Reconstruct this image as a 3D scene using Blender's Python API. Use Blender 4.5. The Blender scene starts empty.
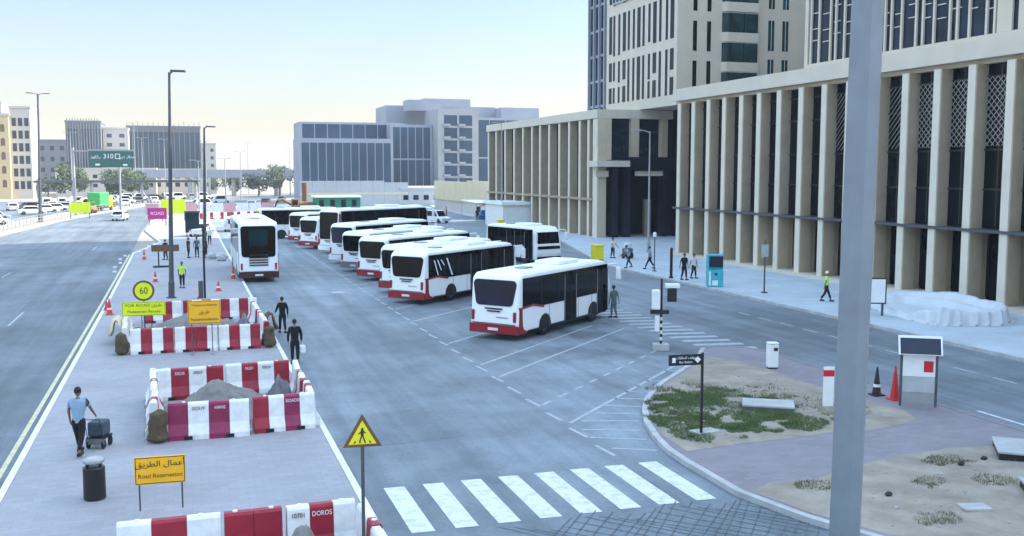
import bpy, bmesh, math, random
from mathutils import Vector, Matrix, noise
R = math.radians
rnd = random.Random(7)
scene = bpy.context.scene
COL = scene.collection

# ------------------------------------------------------------------ materials
def mat(name, col, rough=0.6, metal=0.0, vary=0.12, scale=3.0, bump=0.0, bscale=40.0, col2=None, spec=0.5, detail=5):
    m = bpy.data.materials.new(name); m.use_nodes = True
    nt = m.node_tree; N = nt.nodes; Lk = nt.links
    b = N['Principled BSDF']
    b.inputs['Roughness'].default_value = rough
    b.inputs['Metallic'].default_value = metal
    b.inputs['Specular IOR Level'].default_value = spec
    tc = N.new('ShaderNodeTexCoord')
    if vary > 0 or col2:
        nz = N.new('ShaderNodeTexNoise'); nz.inputs['Scale'].default_value = scale
        nz.inputs['Detail'].default_value = detail; nz.inputs['Roughness'].default_value = 0.6
        Lk.new(tc.outputs['Object'], nz.inputs['Vector'])
        cr = N.new('ShaderNodeValToRGB')
        c2 = col2 if col2 else tuple(min(1, c*(1+vary)) for c in col)
        c1 = col if col2 else tuple(c*(1-vary) for c in col)
        cr.color_ramp.elements[0].position = 0.32; cr.color_ramp.elements[1].position = 0.68
        cr.color_ramp.elements[0].color = (*c1, 1); cr.color_ramp.elements[1].color = (*c2, 1)
        Lk.new(nz.outputs['Fac'], cr.inputs['Fac']); Lk.new(cr.outputs['Color'], b.inputs['Base Color'])
    else:
        b.inputs['Base Color'].default_value = (*col, 1)
    if bump > 0:
        n2 = N.new('ShaderNodeTexNoise'); n2.inputs['Scale'].default_value = bscale; n2.inputs['Detail'].default_value = 4
        Lk.new(tc.outputs['Object'], n2.inputs['Vector'])
        bp = N.new('ShaderNodeBump'); bp.inputs['Strength'].default_value = bump; bp.inputs['Distance'].default_value = 0.02
        Lk.new(n2.outputs['Fac'], bp.inputs['Height']); Lk.new(bp.outputs['Normal'], b.inputs['Normal'])
    return m

def asphalt(name, base, streak_axis=1, dark=0.55, light=1.35, bay_shade=False):
    """worn asphalt: broad blotches, long streaks along the direction of travel, fine grain, oil spots; painted bus shade on request"""
    m = bpy.data.materials.new(name); m.use_nodes = True
    nt = m.node_tree; N = nt.nodes; Lk = nt.links; b = N['Principled BSDF']
    b.inputs['Roughness'].default_value = 0.75
    tc = N.new('ShaderNodeTexCoord')
    def nz(sc, det, vec=None, rough=0.6):
        n = N.new('ShaderNodeTexNoise'); n.inputs['Scale'].default_value = sc; n.inputs['Detail'].default_value = det
        n.inputs['Roughness'].default_value = rough
        Lk.new(vec if vec else tc.outputs['Object'], n.inputs['Vector']); return n.outputs['Fac']
    mp = N.new('ShaderNodeMapping')
    mp.inputs['Scale'].default_value = (1.0, 0.05, 1) if streak_axis == 1 else (0.05, 1.0, 1)
    Lk.new(tc.outputs['Object'], mp.inputs['Vector'])
    def mr(f, a0, a1, b0, b1):
        r = N.new('ShaderNodeMapRange'); Lk.new(f, r.inputs['Value'])
        for k, v in zip(('From Min', 'From Max', 'To Min', 'To Max'), (a0, a1, b0, b1)): r.inputs[k].default_value = v
        return r.outputs['Result']
    def mul(a, c):
        x = N.new('ShaderNodeMath'); x.operation = 'MULTIPLY'; Lk.new(a, x.inputs[0]); Lk.new(c, x.inputs[1]); return x.outputs[0]
    f = mul(mr(nz(0.09, 5), .35, .65, .72, 1.28), mr(nz(1.1, 3, mp.outputs['Vector']), .35, .65, .82, 1.18))
    f = mul(f, mr(nz(0.55, 6, None, .7), .4, .75, 1.1, dark+.2))
    f = mul(f, mr(nz(9.0, 4), .3, .7, .88, 1.12))
    f = mul(f, mr(nz(60.0, 2), .3, .7, .85, 1.15))
    if bay_shade:       # bus shade painted into the bay asphalt, broken up like oil drips
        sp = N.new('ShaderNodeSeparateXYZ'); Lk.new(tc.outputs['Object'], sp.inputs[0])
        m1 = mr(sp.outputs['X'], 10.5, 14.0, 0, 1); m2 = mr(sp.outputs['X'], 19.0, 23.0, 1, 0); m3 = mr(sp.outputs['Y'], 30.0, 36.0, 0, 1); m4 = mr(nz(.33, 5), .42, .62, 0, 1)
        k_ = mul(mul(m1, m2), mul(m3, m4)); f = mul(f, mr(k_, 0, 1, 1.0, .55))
    cc = N.new('ShaderNodeMix'); cc.data_type = 'RGBA'; cc.blend_type = 'MULTIPLY'; cc.inputs[0].default_value = 1
    cc.inputs[6].default_value = (*base, 1); Lk.new(f, cc.inputs[7]); Lk.new(cc.outputs[2], b.inputs['Base Color'])
    bp = N.new('ShaderNodeBump'); bp.inputs['Strength'].default_value = .35; bp.inputs['Distance'].default_value = .01
    Lk.new(nz(90, 2), bp.inputs['Height']); Lk.new(bp.outputs['Normal'], b.inputs['Normal'])
    return m

def pavers(name, base, joint, sx=0.4, sy=0.2, vary=0.16):
    m = bpy.data.materials.new(name); m.use_nodes = True
    nt = m.node_tree; N = nt.nodes; Lk = nt.links; b = N['Principled BSDF']; b.inputs['Roughness'].default_value = .8
    tc = N.new('ShaderNodeTexCoord')
    br = N.new('ShaderNodeTexBrick'); br.inputs['Scale'].default_value = 1
    br.inputs['Brick Width'].default_value = sx; br.inputs['Row Height'].default_value = sy; br.inputs['Mortar Size'].default_value = .006
    br.inputs['Color1'].default_value = (*[c*(1-vary) for c in base], 1); br.inputs['Color2'].default_value = (*[c*(1+vary) for c in base], 1)
    br.inputs['Mortar'].default_value = (*joint, 1); Lk.new(tc.outputs['Object'], br.inputs['Vector'])
    n = N.new('ShaderNodeTexNoise'); n.inputs['Scale'].default_value = .35; n.inputs['Detail'].default_value = 7; n.inputs['Roughness'].default_value = .65
    Lk.new(tc.outputs['Object'], n.inputs['Vector'])
    r = N.new('ShaderNodeMapRange'); Lk.new(n.outputs['Fac'], r.inputs['Value'])
    for k, v in zip(('From Min', 'From Max', 'To Min', 'To Max'), (.3, .7, .88, 1.1)): r.inputs[k].default_value = v
    cc = N.new('ShaderNodeMix'); cc.data_type = 'RGBA'; cc.blend_type = 'MULTIPLY'; cc.inputs[0].default_value = 1
    Lk.new(br.outputs['Color'], cc.inputs[6]); Lk.new(r.outputs['Result'], cc.inputs[7]); Lk.new(cc.outputs[2], b.inputs['Base Color'])
    return m

def paint(name, col, wear=0.45, under=(.17, .19, .20)):
    """road paint worn through to the asphalt"""
    m = bpy.data.materials.new(name); m.use_nodes = True
    nt = m.node_tree; N = nt.nodes; Lk = nt.links; b = N['Principled BSDF']; b.inputs['Roughness'].default_value = .7
    tc = N.new('ShaderNodeTexCoord')
    n = N.new('ShaderNodeTexNoise'); n.inputs['Scale'].default_value = 3.5; n.inputs['Detail'].default_value = 9; n.inputs['Roughness'].default_value = .75
    Lk.new(tc.outputs['Object'], n.inputs['Vector'])
    cr = N.new('ShaderNodeValToRGB'); cr.color_ramp.elements[0].position = wear-.08; cr.color_ramp.elements[1].position = wear+.1
    cr.color_ramp.elements[0].color = (*[(a*.55+u*.45) for a, u in zip(col, under)], 1); cr.color_ramp.elements[1].color = (*col, 1)
    Lk.new(n.outputs['Fac'], cr.inputs['Fac']); Lk.new(cr.outputs['Color'], b.inputs['Base Color'])
    return m

def glassmat(name, col, rough=0.08, vary=.4, scale=.6, spec=.22):
    return mat(name, col, rough, 0.0, vary, scale, spec=spec)

M = {}
M['asphalt'] = asphalt('terminal asphalt', (.172, .205, .228), bay_shade=True)
M['asphalt_road'] = asphalt('street asphalt', (.172, .196, .222))
M['asphalt_hwy'] = asphalt('highway asphalt', (.118, .138, .158))
M['asphalt_patch'] = asphalt('patch asphalt', (.150, .178, .198))
M['paver'] = pavers('grey lavender pavers', (.30, .295, .31), (.25, .245, .26), vary=.06)
M['paver_mauve'] = pavers('mauve pavers', (.235, .21, .23), (.185, .165, .185), vary=.08)
M['plaza'] = pavers('pale plaza slabs', (.46, .52, .56), (.36, .40, .44), 1.2, 1.2, .06)
M['kerb'] = mat('kerb concrete', (.42, .42, .42), .8, vary=.2, scale=1.5)
M['sand'] = mat('bare sand', (.22, .185, .145), .95, scale=1.1, col2=(.37, .32, .26), bump=1.0, bscale=9, detail=9)
M['ground'] = mat('dusty ground', (.25, .225, .19), .95, scale=.05, col2=(.33, .30, .255), bump=.3, bscale=1)
M['white_paint'] = paint('white road paint', (.66, .68, .70), .45)
M['old_paint'] = paint('old road paint', (.44, .47, .50), .52)
M['yellow_paint'] = paint('yellow road paint', (.60, .55, .33), .46)
M['kerb_paint'] = mat('white kerb paint', (.68, .68, .67), .7, vary=.12, scale=3)
M['grass'] = mat('grass blades', (.065, .125, .035), .8, vary=.5, scale=2, col2=(.16, .19, .07))
M['dry_grass'] = mat('dry grass blades', (.16, .15, .07), .9, vary=.4, scale=2)
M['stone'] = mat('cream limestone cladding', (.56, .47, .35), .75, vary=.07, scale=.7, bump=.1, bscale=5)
M['fin_shaded'] = mat('limestone fin shaded tone', (.43, .35, .25), .75, vary=.10, scale=.9, bump=.1, bscale=5)  # fin sides: shade painted in as a darker stone colour
M['fin_lit'] = mat('limestone fin lit tone', (.68, .61, .50), .7, vary=.06, scale=.9)  # fin fronts: brighter light painted in as a paler stone colour
M['stone_pale'] = mat('pale cladding', (.63, .56, .46), .7, vary=.05, scale=.6)
M['stone_white'] = mat('white render', (.80, .79, .76), .7, vary=.04, scale=.6)
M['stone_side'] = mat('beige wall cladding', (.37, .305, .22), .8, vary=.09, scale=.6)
M['glass_dark'] = glassmat('dark tinted glass', (.007, .008, .012), spec=.15)
M['glass_blue'] = glassmat('blue tinted glass', (.016, .028, .045), .1, spec=.2)
M['glass_teal'] = glassmat('teal tinted glass', (.014, .045, .05), .07)
M['bronze'] = mat('dark bronze frame', (.045, .042, .042), .4, .6, vary=.2)
M['grille'] = mat('ceiling grille', (.13, .125, .12), .6, vary=.3, scale=5)
M['lattice'] = mat('silver lattice', (.5, .49, .47), .4, .5, vary=.1)
M['ledge'] = mat('grey ledge metal', (.33, .34, .36), .5, .3, vary=.1)
M['col_dark'] = mat('dark slate cladding', (.010, .013, .024), .4, .2, vary=.25, scale=.5)
M['post'] = mat('galvanised post paint', (.22, .25, .285), .5, .2, vary=.10, scale=1.3, bump=.05, bscale=30)
M['post_grey'] = mat('dark grey pole paint', (.085, .09, .10), .5, .3, vary=.15)
M['post_light'] = mat('light grey pole paint', (.34, .35, .37), .5, .3, vary=.15)
M['black'] = mat('black paint', (.009, .009, .011), .45, vary=.3)
M['rubber'] = mat('tyre rubber', (.010, .010, .011), .85, vary=.3, scale=8)
M['rim'] = mat('steel rim', (.10, .10, .11), .4, .7, vary=.2)
M['bus_white'] = mat('white bus paint', (.88, .89, .90), .28, vary=.035, scale=.8)
M['bus_roof'] = mat('dusty white roof', (.86, .87, .88), .5, vary=.06, scale=1.2)
M['bus_red'] = mat('dark red bus paint', (.27, .012, .018), .3, vary=.12, scale=2)
M['bus_glass'] = glassmat('black bus glass', (.003, .003, .004), .05, .5, 1, .12)
M['bus_glass_blue'] = glassmat('blue reflecting bus glass', (.006, .014, .04), .06)
M['bus_glass_green'] = glassmat('green reflecting bus glass', (.006, .026, .03), .07)
M['chrome'] = mat('grey trim', (.3, .3, .32), .3, .7, vary=.1)
M['lamp_red'] = mat('red lamp lens', (.5, .02, .02), .2, vary=.1)
M['lamp_white'] = mat('clear lamp lens', (.8, .8, .78), .15, vary=.05)
M['wine_black'] = mat('dark wine bumper', (.05, .008, .008), .4, vary=.2)
M['plate'] = mat('number plate white', (.75, .75, .73), .4, vary=.05)
M['plastic_white'] = mat('white barrier plastic', (.66, .645, .64), .55, scale=3.5, col2=(.86, .85, .85), detail=9)
M['plastic_red'] = mat('red barrier plastic', (.24, .006, .02), .5, scale=3.5, col2=(.36, .012, .035), detail=9)
M['plastic_wine'] = mat('faded wine barrier plastic', (.24, .014, .065), .5, vary=.2, scale=2.5)
M['orange'] = mat('orange sign face', (.92, .46, .012), .5, vary=.06, scale=2)
M['lime'] = mat('fluorescent yellow sign face', (.72, .84, .01), .5, vary=.05)
M['yellow'] = mat('yellow sign face', (.84, .72, .02), .5, vary=.05)
M['groove'] = mat('groove tar', (.10, .115, .13), .8, vary=.3, scale=2)
M['ink'] = mat('black lettering', (.03, .025, .02), .6, vary=.1)
M['ink_brown'] = mat('brown lettering', (.18, .09, .015), .6, vary=.1)
M['white'] = mat('white paint', (.78, .79, .80), .5, vary=.05)
M['grey_panel'] = mat('grey panel', (.42, .44, .46), .6, vary=.1)
M['navy'] = mat('navy panel', (.004, .009, .032), .3, vary=.2)
M['teal'] = mat('teal plastic', (.04, .42, .52), .4, vary=.12)
M['red'] = mat('red paint', (.58, .015, .03), .4, vary=.1)
M['cone_red'] = mat('cone red plastic', (.60, .05, .035), .5, vary=.15)
M['green_sign'] = mat('green highway sign face', (.002, .10, .085), .4, vary=.05)
M['magenta'] = mat('magenta hoarding', (.48, .01, .22), .5, vary=.08)
M['sandpile'] = mat('excavated sand', (.14, .13, .12), .95, scale=3, col2=(.24, .225, .205), bump=.9, bscale=14)
M['sandbag'] = mat('brown sandbag cloth', (.095, .07, .04), .95, vary=.3, scale=6, bump=.5, bscale=60)
M['tarp'] = mat('white tarpaulin', (.56, .59, .62), .7, vary=.06, scale=1, bump=.5, bscale=3)
M['tarp_dark'] = mat('grey tarpaulin', (.12, .125, .13), .6, vary=.3, scale=3, bump=.6, bscale=9)
M['concrete'] = mat('concrete', (.40, .40, .39), .85, vary=.15, scale=2, bump=.2)
M['skin'] = mat('skin', (.22, .12, .075), .6, vary=.06)
M['hair'] = mat('black hair', (.012, .01, .009), .7, vary=.2)
M['cloth_black'] = mat('black cloth', (.006, .006, .007), .9, vary=.3, scale=6)
M['cloth_navy'] = mat('navy cloth', (.010, .013, .025), .9, vary=.2, scale=6)
M['cloth_blue'] = mat('grey blue cloth', (.25, .36, .48), .9, vary=.1, scale=6)
M['trolley_cover'] = mat('dark slate cover', (.055, .075, .10), .9, vary=.25, scale=5)
M['cloth_white'] = mat('white cloth', (.68, .69, .70), .9, vary=.06, scale=6)
M['cloth_teal'] = mat('slate teal cloth', (.08, .13, .15), .9, vary=.12, scale=6)
M['cloth_hiviz'] = mat('fluorescent vest', (.50, .80, .08), .8, vary=.06, scale=6)
M['cloth_pink'] = mat('pink cloth', (.6, .35, .38), .9, vary=.1)
M['cloth_wine'] = mat('wine cloth', (.2, .02, .05), .9, vary=.1)
M['trunk'] = mat('bark', (.16, .12, .08), .9, vary=.3, scale=6)
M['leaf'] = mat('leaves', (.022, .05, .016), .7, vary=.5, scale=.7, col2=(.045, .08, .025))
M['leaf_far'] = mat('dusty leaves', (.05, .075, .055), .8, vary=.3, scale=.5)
M['yellow_wall'] = mat('yellow painted render', (.62, .47, .25), .8, vary=.06, scale=.4)
M['grey_wall'] = mat('grey render', (.15, .165, .195), .8, vary=.08, scale=.2)
M['pale_wall'] = mat('pale beige render', (.52, .48, .43), .8, vary=.06, scale=.2)
M['office_glass'] = glassmat('slate curtain wall', (.04, .075, .12), .25, .2, .15)
M['office_wall'] = mat('blue grey cladding', (.30, .32, .37), .7, vary=.08, scale=.2)
M['block_wall'] = mat('warm grey cladding', (.35, .345, .355), .8, vary=.06, scale=.2)
M['louvre'] = mat('slate louvre', (.20, .215, .25), .7, vary=.1)
M['cream_panel'] = mat('cream hoarding', (.66, .55, .36), .7, vary=.05, scale=.5)
M['green_net'] = mat('green netting', (.01, .20, .13), .9, vary=.3, scale=2)
M['truck_green'] = mat('green truck paint', (.03, .40, .08), .5, vary=.15, scale=2)
M['truck_orange'] = mat('orange machine paint', (.27, .14, .06), .5, vary=.15, scale=2)
M['car_white'] = mat('white car paint', (.75, .76, .77), .25, vary=.03)
M['car_silver'] = mat('silver car paint', (.42, .43, .45), .3, .4, vary=.05)
M['car_dark'] = mat('dark car paint', (.05, .05, .06), .3, vary=.05)
M['blue'] = mat('blue plastic', (.02, .12, .34), .5, vary=.15)
M['wood'] = mat('brown board', (.16, .08, .04), .8, vary=.2)

# ------------------------------------------------------------------ mesh helpers
class MB:
    def __init__(s): s.v = []; s.f = []; s.m = []
    def add(s, vs, fs, m=0):
        o = len(s.v); s.v += [tuple(v) for v in vs]
        for f in fs: s.f.append([i+o for i in f]); s.m.append(m)
        return s
    def box(s, c, d, m=0, rz=0, rx=0, ry=0):
        a, b, e = d[0]/2, d[1]/2, d[2]/2
        vs = [Vector((x, y, z)) for x in (-a, a) for y in (-b, b) for z in (-e, e)]
        if rz or rx or ry:
            T = Matrix.Rotation(rz, 3, 'Z') @ Matrix.Rotation(ry, 3, 'Y') @ Matrix.Rotation(rx, 3, 'X'); vs = [T @ v for v in vs]
        c = Vector(c)
        return s.add([v+c for v in vs], [(0, 1, 3, 2), (4, 6, 7, 5), (0, 4, 5, 1), (2, 3, 7, 6), (0, 2, 6, 4), (1, 5, 7, 3)], m)
    def span(s, x0, x1, y0, y1, z0, z1, m=0):
        return s.box(((x0+x1)/2, (y0+y1)/2, (z0+z1)/2), (abs(x1-x0), abs(y1-y0), abs(z1-z0)), m)
    def tube(s, pts, r, n=8, m=0, caps=True):
        pts = [Vector(p) for p in pts]; rs = r if isinstance(r, (list, tuple)) else [r]*len(pts)
        o = len(s.v)
        for i, p in enumerate(pts):
            d = (pts[min(i+1, len(pts)-1)]-pts[max(i-1, 0)]).normalized()
            a = Vector((0, 0, 1)) if abs(d.z) < .9 else Vector((1, 0, 0))
            u = d.cross(a).normalized(); w = d.cross(u)
            for k in range(n):
                t = 2*math.pi*k/n+math.pi/n
                s.v.append(tuple(p+(u*math.cos(t)+w*math.sin(t))*rs[i]))
        for i in range(len(pts)-1):
            for k in range(n):
                a = o+i*n+k; b = o+i*n+(k+1) % n
                s.f.append([a, b, b+n, a+n]); s.m.append(m)
        if caps:
            s.f.append([o+k for k in range(n)][::-1]); s.m.append(m)
            s.f.append([o+(len(pts)-1)*n+k for k in range(n)]); s.m.append(m)
        return s
    def lathe(s, prof, c=(0, 0, 0), n=16, m=0):
        return s.tube([(c[0], c[1], c[2]+z) for r, z in prof], [max(r, .001) for r, z in prof], n, m)
    def prism(s, poly, d0, d1, axis='z', m=0):
        """poly 2D extruded d0..d1 along axis"""
        n = len(poly)
        def P(a, b, d): return {'z': (a, b, d), 'x': (d, a, b), 'y': (a, d, b)}[axis]
        vs = [P(a, b, d0) for a, b in poly]+[P(a, b, d1) for a, b in poly]
        fs = [list(range(n))[::-1], list(range(n, 2*n))]+[[i, (i+1) % n, n+(i+1) % n, n+i] for i in range(n)]
        return s.add(vs, fs, m)
    def ell(s, c, r, m=0, nu=10, nv=7, jit=0):
        vs = []; fs = []
        for j in range(nv+1):
            for i in range(nu):
                ph = math.pi*j/nv; th = 2*math.pi*i/nu; k = 1+jit*(rnd.random()-.5)
                vs.append((c[0]+r[0]*k*math.sin(ph)*math.cos(th), c[1]+r[1]*k*math.sin(ph)*math.sin(th), c[2]+r[2]*k*math.cos(ph)))
        for j in range(nv):
            for i in range(nu):
                a = j*nu+i; b = j*nu+(i+1) % nu; fs.append((a, a+nu, b+nu, b))
        return s.add(vs, fs, m)
    def build(s, name, mats, parent=None, bevel=0, seg=2, smooth=False, label=None):
        me = bpy.data.meshes.new(name); me.from_pydata(s.v, [], s.f)
        mats = mats if isinstance(mats, (list, tuple)) else [mats]
        for m in mats: me.materials.append(M[m] if isinstance(m, str) else m)
        for p, k in zip(me.polygons, s.m): p.material_index = k
        bm = bmesh.new(); bm.from_mesh(me)
        if bevel:
            es = [e for e in bm.edges if len(e.link_faces) == 2 and e.calc_face_angle(0) > .6]
            bmesh.ops.bevel(bm, geom=es, offset=bevel, segments=seg, profile=.5, affect='EDGES', clamp_overlap=True)
        bmesh.ops.recalc_face_normals(bm, faces=bm.faces)
        bm.to_mesh(me); bm.free()
        if smooth:
            for p in me.polygons: p.use_smooth = True
        o = bpy.data.objects.new(name, me); COL.objects.link(o)
        if parent: o.parent = parent
        if label: o['label'] = label
        return o

def thing(name, label, cat, loc=(0, 0, 0), rz=0, group=None):
    o = bpy.data.objects.new(name, None); COL.objects.link(o); o.empty_display_size = .3
    o.location = loc; o.rotation_euler = (0, 0, rz); o['label'] = label; o['category'] = cat
    if group: o['group'] = group
    return o
def tag(o, label, cat, group=None, kind=None):
    o['label'] = label; o['category'] = cat
    if group: o['group'] = group
    if kind: o['kind'] = kind
    return o
def struct(o, label, cat='ground'):
    o['kind'] = 'structure'; o['label'] = label; o['category'] = cat; return o
def kids(o): return [c for c in bpy.data.objects if c.parent == o]
def copy_tree(o, loc=None, rz=None, label=None, parent=None, group=None):
    c = o.copy(); COL.objects.link(c); c.parent = parent
    if loc is not None: c.location = loc
    if rz is not None: c.rotation_euler = (0, 0, rz)
    if label: c['label'] = label
    if group: c['group'] = group
    for k in kids(o): copy_tree(k, parent=c)
    return c

ARF = None
def find_font():
    import os, glob
    for p in glob.glob(os.path.join(bpy.utils.resource_path('LOCAL'), 'datafiles', 'fonts', '*Arabic*')): return p
    return None
def lettering(txt, size, loc, rot, material, parent, name='lettering', align='CENTER', depth=.004, squash=1.0):
    cu = bpy.data.curves.new(name, 'FONT'); cu.body = txt; cu.size = size; cu.align_x = align; cu.align_y = 'CENTER'; cu.extrude = depth
    cu.resolution_u = 3
    o = bpy.data.objects.new('tmp', cu); COL.objects.link(o)
    dg = bpy.context.evaluated_depsgraph_get()
    me = bpy.data.meshes.new_from_object(o.evaluated_get(dg)); bpy.data.objects.remove(o); bpy.data.curves.remove(cu)
    me.materials.clear(); me.materials.append(M[material])
    for p in me.polygons: p.material_index = 0
    q = bpy.data.objects.new(name, me); COL.objects.link(q); q.parent = parent; q.location = loc; q.rotation_euler = rot; q.scale = (squash, 1, 1)
    return q
# Arabic in presentation forms (isolated, final, initial, medial), laid out left to right
AR = {'ا': 'ﺍﺎﺍﺎ', 'أ': 'ﺃﺄﺃﺄ', 'ل': 'ﻝﻞﻟﻠ', 'ع': 'ﻉﻊﻋﻌ', 'م': 'ﻡﻢﻣﻤ', 'ط': 'ﻁﻂﻃﻄ', 'ر': 'ﺭﺮﺭﺮ', 'ق': 'ﻕﻖﻗﻘ', 'ت': 'ﺕﺖﺗﺘ', 'ح': 'ﺡﺢﺣﺤ',
      'و': 'ﻭﻮﻭﻮ', 'ي': 'ﻱﻲﻳﻴ', 'ة': 'ﺓﺔﺓﺔ', 'ف': 'ﻑﻒﻓﻔ', 'ه': 'ﻩﻪﻫﻬ', 'د': 'ﺩﺪﺩﺪ', 'ب': 'ﺏﺐﺑﺒ', 'س': 'ﺱﺲﺳﺴ', 'ن': 'ﻥﻦﻧﻨ', 'ش': 'ﺵﺶﺷﺸ'}
def arabic(t):
    out = []
    for w in t.split(' '):
        r = ''
        for i, c in enumerate(w):
            prev = i > 0 and w[i-1] not in 'اأرودة'; nxt = i < len(w)-1 and c not in 'ة'
            r += AR[c][3 if (prev and nxt) else 1 if prev else 2 if nxt else 0]
        out.append(r[::-1])
    return ' '.join(out[::-1])

# ------------------------------------------------------------------ camera
F = 1000.0
pitch = math.atan((268-170)/F); fe = math.hypot(F, 98); yaw = math.atan((512-182)/fe)
cam = bpy.data.cameras.new('camera'); co = bpy.data.objects.new('camera', cam); COL.objects.link(co)
cam.sensor_width = 36; cam.lens = F/1024*36; cam.clip_end = 8000; cam.clip_start = .1
co.location = (0, 0, 7.5); co.rotation_euler = (math.pi/2-pitch, 0, -yaw); scene.camera = co

# ------------------------------------------------------------------ light
SUN_EL, SUN_AZ = R(33), R(87)      # azimuth clockwise from +Y
w = bpy.data.worlds.new('World'); scene.world = w; w.use_nodes = True
nt = w.node_tree; bg = nt.nodes['Background']
sky = nt.nodes.new('ShaderNodeTexSky'); sky.sky_type = 'NISHITA'; sky.sun_disc = False
sky.sun_elevation = SUN_EL; sky.sun_rotation = SUN_AZ; sky.air_density = 2.0; sky.dust_density = .8; sky.ozone_density = 1.2
# low sky tinted and dimmed by elevation so it keeps colour at this exposure
tcw = nt.nodes.new('ShaderNodeTexCoord'); sx = nt.nodes.new('ShaderNodeSeparateXYZ'); nt.links.new(tcw.outputs['Generated'], sx.inputs['Vector'])
rp = nt.nodes.new('ShaderNodeValToRGB'); nt.links.new(sx.outputs['Z'], rp.inputs['Fac'])
el = rp.color_ramp.elements; el[0].position = 0.0; el[0].color = (.205, .222, .29, 1); el[1].position = 1.0; el[1].color = (1.0, .94, .945, 1)
for p_, c_ in ((.06, (.19, .232, .40)), (.17, (.175, .212, .355)), (.36, (.50, .495, .53)), (.55, (1.0, .945, .95))):
    e_ = el.new(p_); e_.color = (*c_, 1)
mw = nt.nodes.new('ShaderNodeMix'); mw.data_type = 'RGBA'; mw.blend_type = 'MULTIPLY'; mw.inputs[0].default_value = 1
nt.links.new(sky.outputs['Color'], mw.inputs[6]); nt.links.new(rp.outputs['Color'], mw.inputs[7])
nt.links.new(mw.outputs[2], bg.inputs['Color']); bg.inputs['Strength'].default_value = .15
sl = bpy.data.lights.new('sun', 'SUN'); so = bpy.data.objects.new('sun', sl); COL.objects.link(so)
sl.energy = 2.2; sl.angle = R(.6); sl.color = (1, .93, .82)
sd = Vector((math.sin(SUN_AZ)*math.cos(SUN_EL), math.cos(SUN_AZ)*math.cos(SUN_EL), math.sin(SUN_EL)))
so.rotation_euler = sd.to_track_quat('Z', 'Y').to_euler()
vs = scene.view_settings; vs.view_transform = 'Standard'; vs.look = 'None'; vs.gamma = 1; vs.exposure = 2.28; vs.use_curve_mapping = False

# ------------------------------------------------------------------ ground, roads, pavements
def sheet(name, poly, z, m, label, cat='ground', th=None):
    mb = MB()
    if th: mb.prism(poly, z-th, z, 'z')
    else: mb.add([(x, y, z) for x, y in poly], [list(range(len(poly)))])
    return struct(mb.build(name, m), label, cat)
struct(MB().add([(-1500, -200, -.03), (1500, -200, -.03), (1500, 2600, -.03), (-1500, 2600, -.03)], [(0, 1, 2, 3)]).build('ground', 'ground'), 'pale dusty ground reaching to the horizon', 'ground')
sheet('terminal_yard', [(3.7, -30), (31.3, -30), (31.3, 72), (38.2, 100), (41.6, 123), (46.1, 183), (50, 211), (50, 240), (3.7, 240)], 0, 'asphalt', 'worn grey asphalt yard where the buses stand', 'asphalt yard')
# highway with a bend far off
hl = [(-26, -40), (-20.5, 60), (-19.7, 125), (-17, 158), (-12.5, 193), (-3, 240), (20, 300), (60, 370)]
hr = [(-4.25, -40), (-4.25, 60), (-4.6, 90), (-4.9, 131), (-4.8, 154), (-2.5, 185), (8, 230), (32, 288), (72, 355)]
sheet('highway', hr+hl[::-1], .004, 'asphalt_hwy', 'dark asphalt highway left of the median', 'road')
# second carriageway / service road behind the fence
sheet('car_park_surface', [(-120, 40), (-27, 40), (-26, 125), (-24, 165), (-19, 205), (-8, 262), (-120, 262)], -.005, 'asphalt_hwy', 'asphalt of the car park beyond the highway', 'car park')
# median
med = [(-4.0, -30), (3.72, -30), (3.72, 145), (3.9, 175), (-1, 178), (-4.4, 154), (-4.5, 131), (-2.3, 109), (-4.3, 95), (-4.25, 60)]
sheet('median_pavement', [(-4.0, -30), (3.55, -30), (3.55, 175), (-1, 176), (-4.3, 154), (-4.4, 131), (-2.2, 109), (-4.25, 95), (-4.1, 60)], .12, 'paver', 'grey paved median with barriers and signs', 'pavement', .14)
def strip(name, pts, wdt, z0, z1, m, label, cat='kerb'):
    mb = MB(); P = [Vector((x, y, 0)) for x, y in pts]; L, Rr = [], []
    for i, p in enumerate(P):
        d = (P[min(i+1, len(P)-1)]-P[max(i-1, 0)]).normalized(); n = Vector((-d.y, d.x, 0))*wdt/2; L.append(p+n); Rr.append(p-n)
    n = len(P); vs_ = [(v.x, v.y, z) for z in (z0, z1) for v in L+Rr]
    fs = []
    for i in range(n-1):
        fs += [(i, i+1, n+i+1, n+i), (2*n+i, 3*n+i, 3*n+i+1, 2*n+i+1), (i, 2*n+i, 2*n+i+1, i+1), (n+i, n+i+1, 3*n+i+1, 3*n+i)]
    fs += [(0, n, 3*n, 2*n), (n-1, 3*n-1, 4*n-1, 2*n-1)]
    mb.add(vs_, fs); return struct(mb.build(name, m), label, cat)
strip('kerb', [(3.64, -30), (3.64, 175)], .16, -.02, .135, 'kerb_paint', 'white kerb between median and bus yard')
strip('kerb', [(-4.1, -30), (-4.18, 60), (-4.33, 95), (-2.28, 109)], .16, -.02, .135, 'kerb_paint', 'white kerb between median and highway')
strip('kerb', [(-2.28, 109), (-4.45, 131), (-4.4, 154), (-1.1, 177)], .16, -.02, .135, 'kerb_paint', 'far white kerb of the widened median')
sheet('edge_line', [(-4.52, -30), (-4.40, -30), (-4.46, 60), (-4.6, 95), (-4.74, 95), (-4.6, 60)], .009, 'yellow_paint', 'yellow edge line beside the median kerb', 'road marking')
def marks(name, quads, m, label, z=.006):
    mb = MB()
    for q in quads: mb.add([(x, y, z) for x, y in q], [list(range(len(q)))])
    return struct(mb.build(name, m), label, 'road marking')
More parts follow.
